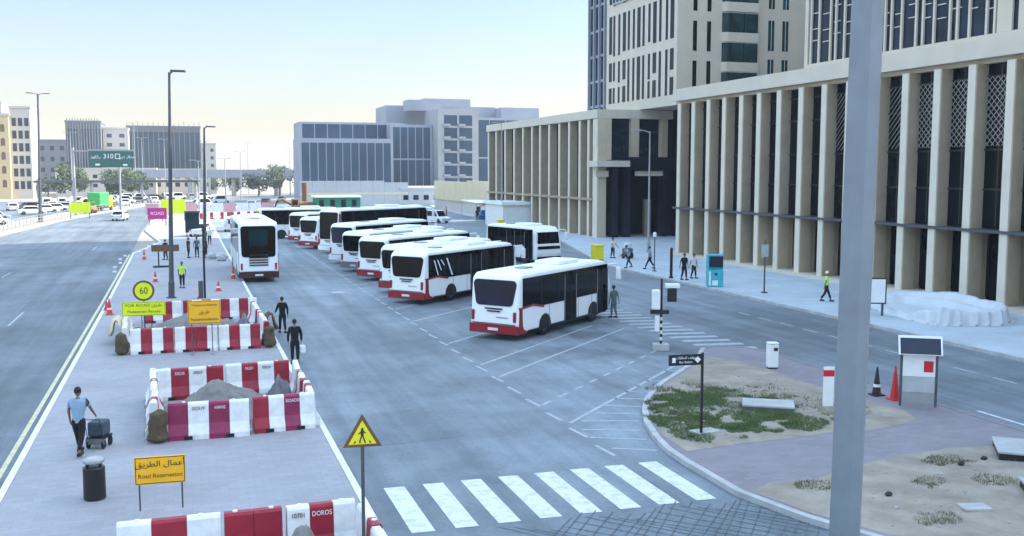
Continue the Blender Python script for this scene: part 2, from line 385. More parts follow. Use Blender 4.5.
def seg(x0, y0, x1, y1, wd):
    d = Vector((x1-x0, y1-y0)).normalized(); n = Vector((-d.y, d.x))*wd/2
    return [(x0+n.x, y0+n.y), (x0-n.x, y0-n.y), (x1-n.x, y1-n.y), (x1+n.x, y1+n.y)]
marks('lane_line', [seg(-8.2, y, -8.2, y+5, .10) for y in (5, 29, 53, 101)]+[seg(-12.2, y, -12.2, y+4, .08) for y in (77, 125)], 'old_paint', 'dashed white lane lines on the highway', .009)
# plaza in front of the colonnade
sheet('plaza_pavement', [(31.3, -30), (60, -30), (60, 260), (55, 260), (50, 211), (46.1, 183), (41.6, 123), (38.2, 100), (31.3, 72)], .13, 'plaza', 'pale paved plaza in front of the colonnade', 'pavement', .15)
strip('kerb', [(31.22, -30), (31.22, 72), (38.1, 100), (41.5, 123), (46, 183), (49.9, 211)], .16, -.02, .14, 'kerb', 'pale kerb along the plaza')
# street along the plaza is slightly darker asphalt with lane lines
sheet('street', [(22.6, -30), (31.14, -30), (31.14, 72), (34, 84), (28, 84), (22.6, 60)], .004, 'asphalt_road', 'street running along the plaza', 'road')
marks('lane_line', [seg(27.73, y, 27.73, y+1.1, .13) for y in [23.5+k*1.95 for k in range(-4, 12)]], 'old_paint', 'short dashed centre line of the street by the plaza', .009)
marks('edge_line', [seg(23.4, 20, 23.4, 24.6, .12)], 'white_paint', 'short solid white line on the street', .009)
# island
isl = [(20.4, 36.6), (19.3, 35.0), (18.88, 34.3), (17.13, 32.48), (16.04, 31.38), (15.1, 30.3), (14.1, 28.9), (13.4, 27.6), (12.8, 26.2), (12.35, 24.7), (12.1, 23.5), (12.02, 22.3), (12.02, 19.7), (12.5, 17.8), (13.2, 16.2), (14.5, 14.0), (16.5, 10.0), (18, 4)]
isr = [(22.5, 4), (22.5, 35.0), (22.1, 36.2), (21.2, 36.9)]
sheet('island_pavement', isl+isr, .12, 'paver_mauve', 'mauve paved traffic island', 'pavement', .14)
strip('kerb', isl[::1]+[(18, -20)], .18, -.02, .135, 'kerb', 'curved concrete kerb of the traffic island')
strip('kerb', [(22.5, -20), (22.5, 35.0), (22.1, 36.2), (21.2, 36.9), (20.4, 36.6)], .18, -.02, .135, 'paver_mauve', 'straight concrete kerb of the traffic island')
def sandbed(name, poly, label):
    bm = bmesh.new(); vv = [bm.verts.new((x, y, .125)) for x, y in poly]; f = bm.faces.new(vv)
    bmesh.ops.triangulate(bm, faces=[f])
    for _ in range(5): bmesh.ops.subdivide_edges(bm, edges=[e for e in bm.edges if e.calc_length() > .35], cuts=1)
    bmesh.ops.triangulate(bm, faces=bm.faces[:])
    for v in bm.verts:
        if not v.is_boundary: v.co.z += .05*noise.noise(v.co*1.2)+.02*noise.noise(v.co*5)+.035
    me = bpy.data.meshes.new(name); bm.to_mesh(me); bm.free(); me.materials.append(M['sand'])
    for p in me.polygons: p.use_smooth = True
    o = bpy.data.objects.new(name, me); COL.objects.link(o); return struct(o, label, 'sand')
sandbed('sand_bed', [(12.4, 23.02), (14.3, 23.25), (16.1, 23.3), (17.2, 23.5), (18.4, 23.3), (19.4, 23.5), (20.5, 23.9), (20.9, 24.9), (20.6, 27.9), (20.4, 29.6), (20.5, 31.9), (20.3, 33.98), (19.6, 34.6), (18.9, 34.05), (17.25, 32.3), (16.2, 31.2), (15.25, 30.1), (14.25, 28.7), (13.6, 27.5), (13.0, 26.1), (12.55, 24.7)], 'bare sandy bed round the grass patch')
sandbed('sand_bed', [(12.25, 19.6), (13.0, 20.05), (14.3, 20.0), (16.0, 20.6), (17.5, 21), (18.8, 21.05), (19.7, 21.1), (20.6, 20.85), (22.3, 20.6), (22.3, 8), (17.6, 8), (14.7, 14.1), (13.4, 16.4), (12.7, 17.9)], 'bare sandy bed in the near corner of the island')
# grass
def grass(name, spots, m, label, dens, seedv=1, h=(.03, .10)):
    rg = random.Random(seedv); mb = MB()
    for (cx, cy, rx, ry) in spots:
        n = int(dens*1.7*rx*ry*3.14)
        for _ in range(n):
            a = rg.random()*6.283; r = rg.random()**.5
            x = cx+math.cos(a)*r*rx; y = cy+math.sin(a)*r*ry
            q = noise.noise(Vector((x*1.1, y*1.1, 3)))+.5*noise.noise(Vector((x*3, y*3, 7)))
            if q < -.26+.5*max(0, r-.55)*2: continue
            for _b in range(2):
                t = rg.random()*6.283; hh = rg.uniform(*h); w_ = rg.uniform(.008, .018); bx = x+rg.uniform(-.04, .04); by = y+rg.uniform(-.04, .04)
                dx, dy = math.cos(t), math.sin(t); lx = rg.uniform(-.07, .07); ly = rg.uniform(-.07, .07)
                mb.add([(bx-dx*w_, by-dy*w_, .13), (bx+dx*w_, by+dy*w_, .13), (bx+lx, by+ly, .15+hh)], [(0, 1, 2)])
    return tag(mb.build(name, m), label, 'grass', kind='stuff')
grass('grass', [(15.3, 26.4, 2.4, 2.6), (14.1, 24.8, 1.5, 1.5), (16.6, 25.0, 1.8, 1.3), (16.0, 28.4, 1.9, 1.4), (17.2, 26.4, 1.0, 1.8)], 'grass', 'green grass patch growing on the sandy island', 430)
grass('dry_grass', [(18.6, 26.3, 1.6, 1.8), (17.6, 28.6, 1.8, 1.5), (15.8, 30.0, 1.2, .9), (14.0, 27.2, .8, 1.2)], 'dry_grass', 'thin dry grass round the green patch', 110, 3, (.03, .09))
grass('dry_grass', [(18.35, 20.13, .8, .45), (18.0, 18.4, .6, .5), (15.0, 16.7, .6, .4), (13.9, 19.4, .6, .4), (16.6, 18.7, .5, .5)], 'dry_grass', 'scattered dry tufts in the near sandy corner', 260, 5, (.03, .09))
rg = random.Random(41); mb = MB()
for _ in range(900):
    if rg.random() < .5: x, y = rg.uniform(12.8, 20.3), rg.uniform(23.4, 33)
    else: x, y = rg.uniform(13.5, 22), rg.uniform(11, 20)
    if x < 14.6 and (y < 16 or y > 27.5): continue
    if y > 28 and x < 13+(y-27)*.95: continue
    if noise.noise(Vector((x*.7, y*.7, 2))) < -.05: continue
    r_ = rg.uniform(.01, .035)*(2 if rg.random() < .04 else 1); mb.ell((x, y, .165+r_*.3), (r_, r_*rg.uniform(.6, 1), r_*.6), 0, 5, 3, .4)
tag(mb.build('gravel', 'concrete'), 'scattered small pebbles on the sandy beds', 'gravel', kind='stuff')
# yard markings
q = []
for k in range(8):
    x = 4.3+k*.945
    q.append([(x, 22.85), (x+.5, 22.82), (x+.5, 19.72), (x, 19.75)])
marks('zebra_crossing', q, 'white_paint', 'white zebra crossing in the foreground')
# second zebra near the island: bars along x
q = []
for k in range(13):
    y = 36.95+k*1.02; q.append(seg(20.72+.03*(k % 3)-.04*k, y, 22.95-.05*k, y-.34, .46))
marks('zebra_crossing', q, 'old_paint', 'far zebra crossing beyond the traffic island')
q = []
y = 23.6
while y < 104:
    q.append(seg(10.62, y, 10.52, y+1.1, .12)); y += 1.95
marks('dashed_line', q, 'old_paint', 'dashed white line along the ends of the bus bays')
q = []
for i, (yy, ln) in enumerate([(27.19, 10.6), (34.23, 12.6), (36.6, 11.0), (41.6, 11.5), (48.4, 12), (53.0, 12), (58, 12), (65, 12), (71, 12)]):
    q.append(seg(10.75, yy, 10.75+ln*.715, yy+ln*.70, .13))
for k in range(9): q.append(seg(10.75+k*.92, 29.6+k*.9, 11.2+k*.92, 30.04+k*.9, .12))
for (xa, ya, xb, yb) in [(10.82, 24.31, 11.9, 23.74), (10.67, 25.49, 12.11, 24.82), (10.8, 26.35, 12.38, 25.76), (11.18, 27.3, 12.81, 26.76), (11.85, 28.11, 13.16, 27.6), (12.6, 28.92, 13.67, 28.4), (13.32, 29.73, 14.31, 29.31), (14.06, 30.54, 14.95, 30.11), (14.8, 31.25, 15.65, 30.85), (15.51, 31.97, 16.29, 31.55), (16.89, 33.45, 17.49, 33.08)]: q.append(seg(xa, ya, xb, yb, .11))
marks('bay_lines', q, 'old_paint', 'diagonal bay lines and hatching on the bus yard')
# dark diagonal cracks / tyre scratches in front of the zebra crossing
sheet('road_patch', [(5.0, 26.5), (7.4, 26.7), (7.3, 30.4), (4.9, 30.2)], .005, 'asphalt_patch', 'darker repaired patch in the yard asphalt', 'road patch')
sheet('road_patch', [(7.6, 44), (8.6, 44), (8.7, 52), (7.7, 52)], .005, 'asphalt_patch', 'long darker repair strip in the yard asphalt', 'road patch')
mh = MB(); mh.prism([(8.9+.45*math.cos(R(k*20)), 61.5+.45*math.sin(R(k*20))) for k in range(18)], -.02, .008, 'z'); struct(mh.build('manhole_cover', 'concrete'), 'pale round manhole cover in the yard', 'manhole cover')
q = []
for k in range(26):
    x = 5.2+k*.33; q.append(seg(x+.1, 16.6, x+2.6, 19.6+.25*math.sin(k), .03)); 
for k in range(22):
    x = 6.4+k*.33; q.append(seg(x+1.6, 17.2, x-.3, 19.3+.25*math.cos(k), .022))
marks('anti_skid_grooves', q, 'groove', 'dark criss-cross grooves scratched in the asphalt', .009)

# ------------------------------------------------------------------ buildings right
def grid_building(): pass
colY = [78.7, 76.2, 73.65, 71.15, 68.6, 66.1, 63.45, 60.75, 58.1, 55.5, 52.8, 50.15, 47.5, 44.85, 42.15, 39.5, 36.85, 34.2, 31.55]
XF = 41.0
b = thing('colonnade_building', 'cream stone building with tall fins and dark glazing along the plaza', 'building', (XF, 55, .13))
def loc(mb): return mb
def Bx(x0, x1, y0, y1, z0, z1, ox=XF, oy=55, oz=.13): return (x0-ox, x1-ox, y0-oy, y1-oy, z0-oz, z1-oz)
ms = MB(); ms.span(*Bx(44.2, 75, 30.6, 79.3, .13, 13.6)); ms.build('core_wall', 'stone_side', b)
mb = MB(); mb.span(*Bx(40.85, 75, 30.2, 79.45, 13.45, 14.45)); mb.build('parapet', 'stone_pale', b)
mb = MB(); mb.span(*Bx(41.4, 43.3, 30.4, 79.3, 13.2, 13.44)); mb.build('beam', 'stone', b)
mb = MB(); mb.span(*Bx(40.82, 42.0, 30.4, 79.2, 4.14, 4.3)); mb.build('ledge', 'post_grey', b)
mb = MB(); mb.span(*Bx(40.6, 44.2, 30.4, 79.5, .13, .33)); mb.build('plinth', 'stone_pale', b)
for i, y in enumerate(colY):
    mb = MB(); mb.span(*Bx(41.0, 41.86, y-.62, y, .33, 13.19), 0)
    mb.span(*Bx(40.93, 41.0, y-.58, y-.04, .33, 13.19), 1)      # raised face in the painted lit tone
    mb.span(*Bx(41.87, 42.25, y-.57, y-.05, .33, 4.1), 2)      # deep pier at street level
    mb.build('column', ['fin_shaded', 'fin_lit', 'stone_side'], b)
for i in range(len(colY)-1):
    y1 = colY[i]-.63; y0 = colY[i+1]+.01
    mb = MB(); mb.span(*Bx(41.76, 41.84, y0, y1, 4.33, 13.19), 0); mb.build('glazing', 'glass_dark', b)
    mb = MB()
    for z in (6.4, 8.55, 10.9, 12.5): mb.span(*Bx(41.68, 41.75, y0, y1, z, z+.09), 0)
    ym = (y0+y1)/2; mb.span(*Bx(41.66, 41.67, ym-.03, ym+.03, 4.33, 13.1), 0)
    mb.build('window_frame', 'bronze', b)
    mb = MB(); mb.span(*Bx(42.3, 42.4, y0, y1, .33, 4.09)); mb.build('street_glazing', 'glass_dark' if i > 7 or i % 3 == 1 else 'stone_side', b)
    if i >= 8:
        mb = MB(); z0, z1 = 8.8, 12.5; step = .38
        n = int((z1-z0+(y1-y0))/step)+1
        for k in range(n):
            for sgn in (1, -1):
                if sgn == -1 and i < 11: continue
                a = k*step; ya, za = (0, a) if a < z1-z0 else (a-(z1-z0), z1-z0)
                yb, zb = (a, 0) if a < (y1-y0) else (y1-y0, a-(y1-y0))
                A = [ya, za]; B = [yb, zb]
                if sgn == -1: A[0] = (y1-y0)-A[0]; B[0] = (y1-y0)-B[0]
                mb.tube([(41.6-XF, y0+A[0]-55, z0+A[1]-.13), (41.6-XF, y0+B[0]-55, z0+B[1]-.13)], .018, 4)
        mb.build('lattice_screen', 'lattice', b)
# glass wing above the podium
g = thing('glass_office_wing', 'white finned office block with dark blue glass rising above the colonnade', 'building', (43, 45, 14.45))
def B2(*a): return Bx(*a, ox=43, oy=45, oz=14.45)
mb = MB(); mb.span(*B2(42.95, 72, 0, 62.5, 14.45, 36)); mb.build('facade_glass', 'glass_blue', g)
mb = MB()
for z in (14.46, 19.8, 25.2, 30.6, 35.6): mb.span(*B2(42.78, 42.94, 0, 62.7, z, z+(.55 if z < 15 else .3)))
mb.build('floor_band', 'stone_pale', g)
for k in range(22):
    y = 62.2-k*.95-(.35 if k % 3 == 2 else 0)
    if y < 45.0: break
    mb = MB(); mb.span(*B2(42.80, 42.93, y-.08, y+.08, 15.02, 35.6)); mb.build('fin', 'stone_pale', g)
mb = MB()
for k in range(14):
    for z in (16.4, 17.2, 18.3, 21.5, 23.4): mb.span(*B2(42.88, 42.94, 45.2+k*1.25, 45.9+k*1.25, z+(k % 3)*.2, z+.06+(k % 3)*.2))
mb.build('transom', 'stone_pale', g)
mb = MB(); ys = [44.9]; rg = random.Random(3)
y = 44.9; slots = []
while y > 22:
    a = rg.uniform(.9, 1.5); wv = rg.uniform(.32, .55); mb.span(*B2(42.80, 42.93, y-a, y, 15.02, 35.6)); y -= a; slots.append((y-wv, y)); y -= wv
for (s0, s1) in slots:
    for z in (17.6+rg.uniform(-.9, .9), 22.0): mb.span(*B2(42.81, 42.92, s0, s1, z, z+rg.uniform(.35, .8)))
mb.build('slit_wall', 'stone_pale', g)
mb = MB(); mb.span(*B2(42.8, 72, 62.51, 62.9, 14.45, 36)); mb.build('end_wall', 'stone_pale', g)

# hotel tower
t = thing('hotel_tower', 'tall cream hotel tower with staggered slit windows and rounded corner bays', 'building', (48, 92.6, 0))
def B3(*a): return Bx(*a, ox=48, oy=92.6, oz=0)
mb = MB(); mb.span(*B3(48, 85, 92.6, 110.4, 14.1, 52)); mb.build('wall', 'stone_pale', t)
rg = random.Random(11)
ycols = [93.7, 94.9, 96.4, 97.7, 99.0, 100.4, 101.6, 102.9, 104.2, 105.4, 106.8, 108.2, 109.2]
bands = [(15.2, 17.0), (17.5, 19.9), (20.9, 25.2), (26.6, 30.2), (31, 35), (36, 40)]
for i, y in enumerate(ycols):
    wv = .80 if i % 3 == 0 else .5
    merged = rg.random() < .35; k = 0
    for (a, c) in bands:
        a2 = a+rg.choice((-.3, 0, .25)) if k else a
        if merged and k == 0: a, c = 15.2, 19.9
        if merged and k == 1: k += 1; continue
        mb = MB(); mb.span(*B3(47.97, 48.06, y-wv/2, y+wv/2, a2 if not merged else a, c), 0); mb.span(*B3(47.94, 47.97, y+wv/2, y+wv/2+.08, a, c), 1)
        mb.build('slit_window', ['glass_dark', 'stone_white'], t); k += 1
for x in (50.0, 51.6):
    for z in (15.6, 19.6, 23.6, 28.0):
        mb = MB(); mb.span(*B3(x-.22, x+.22, 92.57, 92.66, z, z+3.0)); mb.build('slit_window', 'glass_dark', t)
for z in (15.55, 18.55, 21.55, 24.6, 27.6):        # rounded bays
    fr = MB(); poly = [(53.0, 92.6)]+[(53.6-.6*math.cos(a), 92.55-.5*math.sin(a)) for a in (R(20), R(45), R(70), R(90))]+[(57.1, 92.05), (57.1, 92.6)]
    poly = [(px-48, py-92.6) for px, py in poly]
    def inset(pl, d): cx = 7.05; return [((p[0]-cx)*(1-d)+cx, (p[1]+d*.6) if p[1] < -.2 else p[1]) for p in pl]
    fr.prism([(p[0], p[1]) for p in poly], z-.95, z, 'z'); fr.prism(poly, z+1.95, z+2.0, 'z')
    o = fr.build('corner_bay', 'stone_pale', t)
    gm = MB(); gm.prism(inset(poly, .05), z+.002, z+1.948, 'z'); gm.build('bay_glass', 'glass_teal', o)
    for mx in (5.9, 7.4): MB().box((mx, -.60, z+1), (.1, .1, 1.9)).build('mullion', 'bronze', o)
for x in (58.9, 60.6, 63.8, 65.4):
    for z in (15.9, 19.9, 24.2):
        mb = MB(); mb.span(*B3(x-.35, x+.35, 92.57, 92.66, z, z+3.1), 0); mb.span(*B3(x-.02, x+.02, 92.54, 92.57, z, z+3.1), 1); mb.build('window', ['glass_teal', 'stone_white'], t)
mb = MB(); mb.span(*B3(47.8, 47.93, 99.2, 108.4, 26.4, 27.6), 0); mb.build('name_board', 'grey_panel', t)
mb = MB(); 
for k in range(9):
    mb.span(*B3(47.74, 47.79, 107.6-k*.9, 108.1-k*.9, 26.6, 27.4), 0)
mb.build('sign_letters', 'glass_blue', t)
g2 = thing('glass_stair_block', 'narrow grey glass block with pale fins at the far end of the tower', 'building', (48.2, 113, 0))
mb = MB(); mb.span(0, 30, -2.55, 3.2, 0, 48); mb.build('glass', 'glass_blue', g2)
for k in range(4):
    mb = MB(); mb.span(-.35, -.01, -2.2+k*1.6, -1.95+k*1.6, 12, 48); mb.build('fin', 'office_wall', g2)
mb = MB()
for z in range(15, 46, 3): mb.span(-.12, -.011, -2.5, 3.2, z, z+.3)
mb.build('floor_band', 'office_wall', g2)

h2 = thing('unseen_sun_blocker', 'unseen block added behind the glass office block to keep sun off the yard', 'building', (74, 77, 0))  # unseen mass added to close the sun gap between tower and office wing
MB().span(-8, 10, -16, 15.5, 0, 52).build('wall', 'stone_pale', h2)  # body of the added unseen sun blocker
for z in range(16, 48, 4): MB().span(-8.06, -7.95, -15, 14.5, z, z+1.8).build('blocker_window_band', 'glass_dark', h2)
# entrance building and left colonnade
e = thing('entrance_building', 'cream finned podium with a tall dark entrance porch and stone canopy', 'building', (43, 101, .13))
def B4(*a): return Bx(*a, ox=43, oy=101, oz=.13)
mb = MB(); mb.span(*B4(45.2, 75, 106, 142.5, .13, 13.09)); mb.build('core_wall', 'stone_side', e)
mb = MB(); mb.span(*B4(42.85, 75, 101, 142.6, 13.1, 14.05)); mb.build('parapet', 'stone_pale', e)
ly = [101.0, 103.3, 105.9, 109.2, 112.4, 115.9, 119.2, 122.3, 125.9, 129.6, 133.6, 137.8, 141.6]
for y in ly:
    d = 1.6 if y == 101.0 else .75
    mb = MB(); mb.span(*B4(43, 43.95 if y > 101 else 44.0, y, y+d*.8, .13, 13.09)); mb.span(*B4(42.93, 43.0, y+.03, y+d*.8-.03, .13, 13.0), 1); mb.build('column', ['fin_shaded' if y > 101 else 'stone', 'fin_lit'], e)
for i in range(len(ly)-1):
    y0 = ly[i]+(1.6 if i == 0 else .75)*.8+.01; y1 = ly[i+1]-.01
    mb = MB(); mb.span(*B4(43.9, 43.97, y0, y1, 4.4, 13.09)); mb.build('glazing', 'glass_dark', e)
    mb = MB(); mb.span(*B4(44.2, 44.3, y0, y1, .13, 4.2), 0); mb.build('ground_glazing', 'glass_teal' if i > 6 else 'stone_side', e)
mb = MB(); mb.span(*B4(42.8, 43.9, 102.2, 142.4, 4.15, 4.4)); mb.build('ledge', 'stone_side', e)
# front with two tall windows
for x0, x1 in ((44.01, 44.6), (47.0, 47.9), (50.6, 51.39)): MB().span(*B4(x0, x1, 101, 102.4, 8.6, 13.09)).build('front_pier', 'stone', e)
for x0, x1 in ((44.61, 46.99), (47.91, 50.59)):
    mb = MB(); mb.span(*B4(x0, x1, 101.7, 101.8, 8.6, 13.09), 0); mb.span(*B4(x0, x1, 101.6, 101.69, 11.6, 11.7), 1)
    for k in range(3): mb.span(*B4(x0+.4+k*.6, x0+.75+k*.6, 101.62, 101.69, 9.3+.3*(k % 2), 9.8+.2*k), 1)
    mb.build('tall_window', ['glass_blue', 'bronze'], e)
mb = MB(); mb.span(*B4(51.4, 58, 101.2, 102.4, .2, 14.4)); mb.build('dark_wall', 'col_dark', e)
mb = MB(); mb.span(*B4(42.3, 46.2, 99.6, 102.4, 7.85, 8.5), 0); mb.span(*B4(46.2, 53, 99.55, 102.4, 7.5, 8.9), 1); mb.build('canopy', ['stone_pale', 'col_dark'], e)
MB().span(*B4(42.6, 44.1, 100.6, 100.97, 6.75, 7.4)).build('canopy_beam', 'stone_pale', e); MB().span(*B4(47.2, 50.3, 99.9, 100.55, 6.85, 7.4)).build('canopy_beam', 'stone_pale', e)
mb = MB(); mb.span(*B4(44.7, 58, 104.5, 104.7, .2, 7.7), 0); mb.build('entrance_glass', 'glass_dark', e)
for x in (44.9, 46.4, 50.9, 52.6, 54.5):
    mb = MB(); mb.span(*B4(x-.35, x+.35, 100.6, 101.5, .13, 7.74)); mb.build('porch_column', 'col_dark', e)
mb = MB(); mb.span(*B4(49.4, 50.1, 102.4, 103, .13, 4.2)); mb.build('inner_pier', 'stone_side', e)
mb = MB(); mb.span(*B4(52, 52.4, 79.5, 101.1, .2, 14.2)); mb.build('recess_glass', 'glass_dark', e)

# ------------------------------------------------------------------ far centre block
f = thing('hospital_block', 'large hazy blue grey office complex far behind the bus yard', 'building', (40, 230, 0))
def B5(*a): return Bx(*a, ox=40, oy=230, oz=0)
wings = [(24.9, 46.2, 228, 14.6, 3.6, 11), (26.0, 50.5, 236, 18.6, 13.6, 8), (46.2, 56.2, 231, 18.0, 3.2, 5), (56.3, 66.0, 226, 21.6, 2.0, 0), (48, 76, 245, 23.3, 18, 0), (66.0, 99, 232, 20.0, 2, 8)]
cnt = 0
for wi, (x0, x1, y0, zt, zb, nb) in enumerate(wings):
    mb = MB(); mb.span(*B5(x0, x1, y0, y0+12+wi*.5, 0, zt)); mb.build('wing', 'office_wall' if wi != 3 else 'block_wall', f)
    if nb:
        bw = (x1-x0-1.0)/nb
        for k in range(nb):
            for (a, c) in (((zb, (zb+zt-1)/2-.3), ((zb+zt-1)/2+.1, zt-.6)) if zt-zb > 13 else ((zb, zt-.5 if wi == 1 else zt-1.0),)):
                mb = MB(); mb.span(*B5(x0+.6+k*bw, x0+.6+(k+1)*bw-.22, y0-.06, y0+.05, a, c)); mb.build('window_bay', 'office_glass', f)
for k in range(9):
    mb = MB(); mb.span(*B5(26.6+k*2.3, 27.7+k*2.3, 227.94, 228.05, 1.6, 2.8)); mb.build('small_window', 'office_glass', f)
for fl in range(6):
    for k in range(2):
        x = 59.3+k*3.6; z = 3.2+fl*2.9
        o = MB().span(*B5(x-1.55, x+1.55, 225.94, 226.05, z, z+2.4)).build('window', 'office_glass', f)
        MB().span(*B5(x-1.9, x-.3, 225.0, 225.93, z-.1, z+.4)).build('balcony', 'office_wall', o)
for a in ((52, 60, 238, 244, 21.7, 24.3), (58, 70, 247, 256, 23.3, 25.3), (76, 86, 240, 250, 18, 23.0)): MB().span(*B5(*a)).build('roof_plant', 'office_wall', f)
# left far blocks
def block(name, label, loc_, w_, d_, h_, wall, glass, cols, rows, z0=2.5, gap=.35, rz=0, cat='building'):
    t = thing(name, label, cat, loc_, rz)
    MB().span(-w_/2, w_/2, 0, d_, -.3, h_).build('wall', wall, t)
    MB().span(-w_/2-.2, w_/2+.2, -.2, d_+.2, h_-.01, h_+.5).build('roof', wall, t)
    cw = w_/cols; rh = (h_-z0-.6)/rows
    for i in range(cols):
        for j in range(rows):
            x = -w_/2+cw*(i+.5); z = z0+rh*(j+.5)
            MB().span(x-cw*(1-gap)/2, x+cw*(1-gap)/2, -.06, .05, z-rh*(1-gap)/2, z+rh*(1-gap)/2).build('window', glass, t)
    return t
t = block('louvred_office_block', 'long slate office block with vertical louvres behind the highway sign', (-5.0, 330, 0), 21.5, 30, 20.6, 'grey_wall', 'office_glass', 14, 1, 3, .10)
block('pale_end_block', 'pale end block joined to the right of the louvred slate block', (8.0, 331, 0), 4.6, 24, 15.5, 'pale_wall', 'office_glass', 2, 5, 3, .6)
for k in range(15): MB().span(-10.6+k*1.5, -10.45+k*1.5, -.4, -.07, 3, 21.8+.3*(k % 3)).build('louvre', 'louvre', t)
t = block('slab_office_block', 'shorter slate block with a roof screen left of the louvred block', (-27, 318, 0), 9.5, 20, 21.3, 'grey_wall', 'office_glass', 5, 1, 4, .15)
for k in range(12): MB().span(-4.4+k*.75, -4.15+k*.75, -.4, -.07, 4, 22.4).build('louvre', 'louvre', t)
block('pale_stair_block', 'pale concrete block between the two slate blocks', (-18.5, 322, 0), 7, 20, 19.6, 'pale_wall', 'office_glass', 2, 6, 3, .6)
block('grey_low_block', 'low grey apartment block right of the yellow building', (-44, 380, 0), 19, 20, 17.5, 'grey_wall', 'glass_blue', 6, 4, 2, .6)
block('grey_low_block', 'pale wide low block under the highway sign', (-20, 300, 0), 26, 14, 7.6, 'pale_wall', 'glass_blue', 9, 2, 2, .6)
block('white_low_block', 'white low building with a stepped roof right of the sign', (0, 312, 0), 16, 10, 7.4, 'pale_wall', 'glass_blue', 6, 2, 2, .5)
y_ = thing('yellow_apartment_building', 'warm yellow apartment building with arched windows at the left edge', 'building', (-45, 290, 0))
MB().span(-6, 2.5, 0, 16, -.3, 21.5).build('wall', 'yellow_wall', y_)
MB().span(2.51, 7.4, 2, 16, -.3, 23.6).build('side_wall', 'pale_wall', y_)
MB().span(-6.3, 2.8, -.3, 16.3, 21.51, 22.2).build('cornice', 'pale_wall', y_)
MB().span(2.4, 7.7, 1.7, 16.3, 23.61, 24.2).build('roof', 'pale_wall', y_)
for i in range(4):
    for j in range(5):
        x = -5+i*2.0; z = 3+j*3.6
        pl = [(x-.5, z), (x+.5, z), (x+.5, z+1.5)]+[(x+.5*math.cos(a), z+1.5+.5*math.sin(a)) for a in (R(30), R(60), R(90), R(120), R(150))]+[(x-.5, z+1.5)]
        MB().prism(pl, -.05, .05, 'y').build('arched_window', 'wood', y_)
for i in range(3):
    for j in range(6): MB().span(3+i*1.5, 4+i*1.5, 1.94, 2.05, 2.5+j*3.3, 4.6+j*3.3).build('window', 'glass_blue', y_)
block('cream_apartment_building', 'pale apartment building just behind the yellow one', (-60, 330, 0), 20, 20, 27, 'pale_wall', 'glass_blue', 6, 7, 2, .55)
# footbridge / elevated walkway
w_ = thing('elevated_walkway', 'pale elevated walkway crossing far behind the road', 'bridge', (0, 300, 0))
MB().span(-12, 75, -2, 2, 5.3, 7.6).build('deck', 'office_wall', w_)
for x in (-10, 2, 14, 26, 40, 54): MB().lathe([(.6, -.3), (.6, 5)], (x, 0, 0), 10).build('pier', 'concrete', w_)
w_ = thing('sign_walkway', 'thin dark footbridge beam behind the green highway sign', 'bridge', (0, 250, 0))
MB().span(-32, 4, -1, 1, 4.6, 5.15).build('deck', 'post_grey', w_)
for x in (-31, -20, -9, 3): MB().lathe([(.3, -.3), (.3, 4.6)], (x, 0, 0), 8).build('pier', 'concrete', w_)

# ------------------------------------------------------------------ low buildings behind the yard
h = thing('site_hoarding', 'long white site hoarding behind the parked buses', 'hoarding', (33, 205, 0))
for k in range(9): MB().span(-10.5+k*2.45, -8.1+k*2.45, -.06, .06, 0, 5.3-(.35 if k > 6 else 0)).build('panel', 'grey_panel', h)
MB().span(-10.5, 11.6, -.09, -.061, 2.5, 2.9).build('rail', 'cream_panel', h)
h = thing('cream_hoarding', 'cream panelled wall beside the finned podium', 'hoarding', (46.4, 150, 0), R(90))
for k in range(10): MB().span(.5+k*3.9, 4.3+k*3.9, -.08, .08, 2.0, 5.7-(k > 3)*.25).build('panel', 'cream_panel', h)
MB().span(0, 40, -.35, -.12, 0, 5.2).build('backing_wall', 'pale_wall', h)
h = thing('white_kiosk', 'white flat roofed kiosk in front of the podium', 'kiosk', (41.3, 124, 0))
MB().span(-1.8, 3.4, 0, 8, 0, 2.95).build('wall', 'stone_white', h)
MB().span(-2.1, 3.7, -.4, 8.3, 2.96, 3.35).build('roof', 'bus_roof', h)
MB().span(-1.4, 2.9, -.06, .05, .5, 2.5).build('shutter', 'white', h)
h = thing('market_stall', 'open market stall with a pale awning and hanging clothes', 'stall', (44.3, 150, 0), R(0))
MB().box((0, 0, 2.65), (4.6, 9, .12), 0, rx=R(1)).build('awning', 'tarp', h)
MB().span(1.0, 2.2, 3, 4.4, 0, 2.5).build('back_wall', 'pale_wall', h)
for sx in (-2.1, 2.1):
    for sy in (-4.2, 4.2): MB().tube([(sx, sy, 0), (sx, sy, 2.6)], .05, 6).build('pole', 'post_light', h)
for k in range(6): 
    mbx = MB().box((-1.8+k*.72, -4.3, 1.55), (.55, .12, .9+.2*(k % 2)), 0); mbx.build('hanging_garment', ['cloth_navy', 'cloth_white', 'cloth_pink', 'cloth_pink', 'cloth_wine', 'cloth_wine'][k], h)
h = thing('blue_crate_stack', 'blue plastic tubs stacked in front of the market stall', 'tub', (42.0, 142.5, .13))
for k, (x, y, z) in enumerate([(0, 0, 0), (1.1, .2, 0), (.4, .1, .75)]): MB().box((x, y, z+.36), (1, 1, .7)).build('tub', 'blue' if k != 1 else 'teal', h, bevel=.06)
h = block('low_white_shed', 'low white shed with dark openings behind the buses', (49.5, 205, 0), 13, 20, 3.4, 'grey_panel', 'glass_dark', 6, 1, .8, .5)
h = thing('netted_scaffold', 'green netted site store with a white roof', 'shed', (25.5, 176, 0))
MB().span(-3.5, 4.2, 0, 5, 0, 2.7).build('wall', 'green_net', h)
MB().span(-3.8, 4.4, -.3, 5.2, 2.71, 3.0).build('roof', 'bus_roof', h)
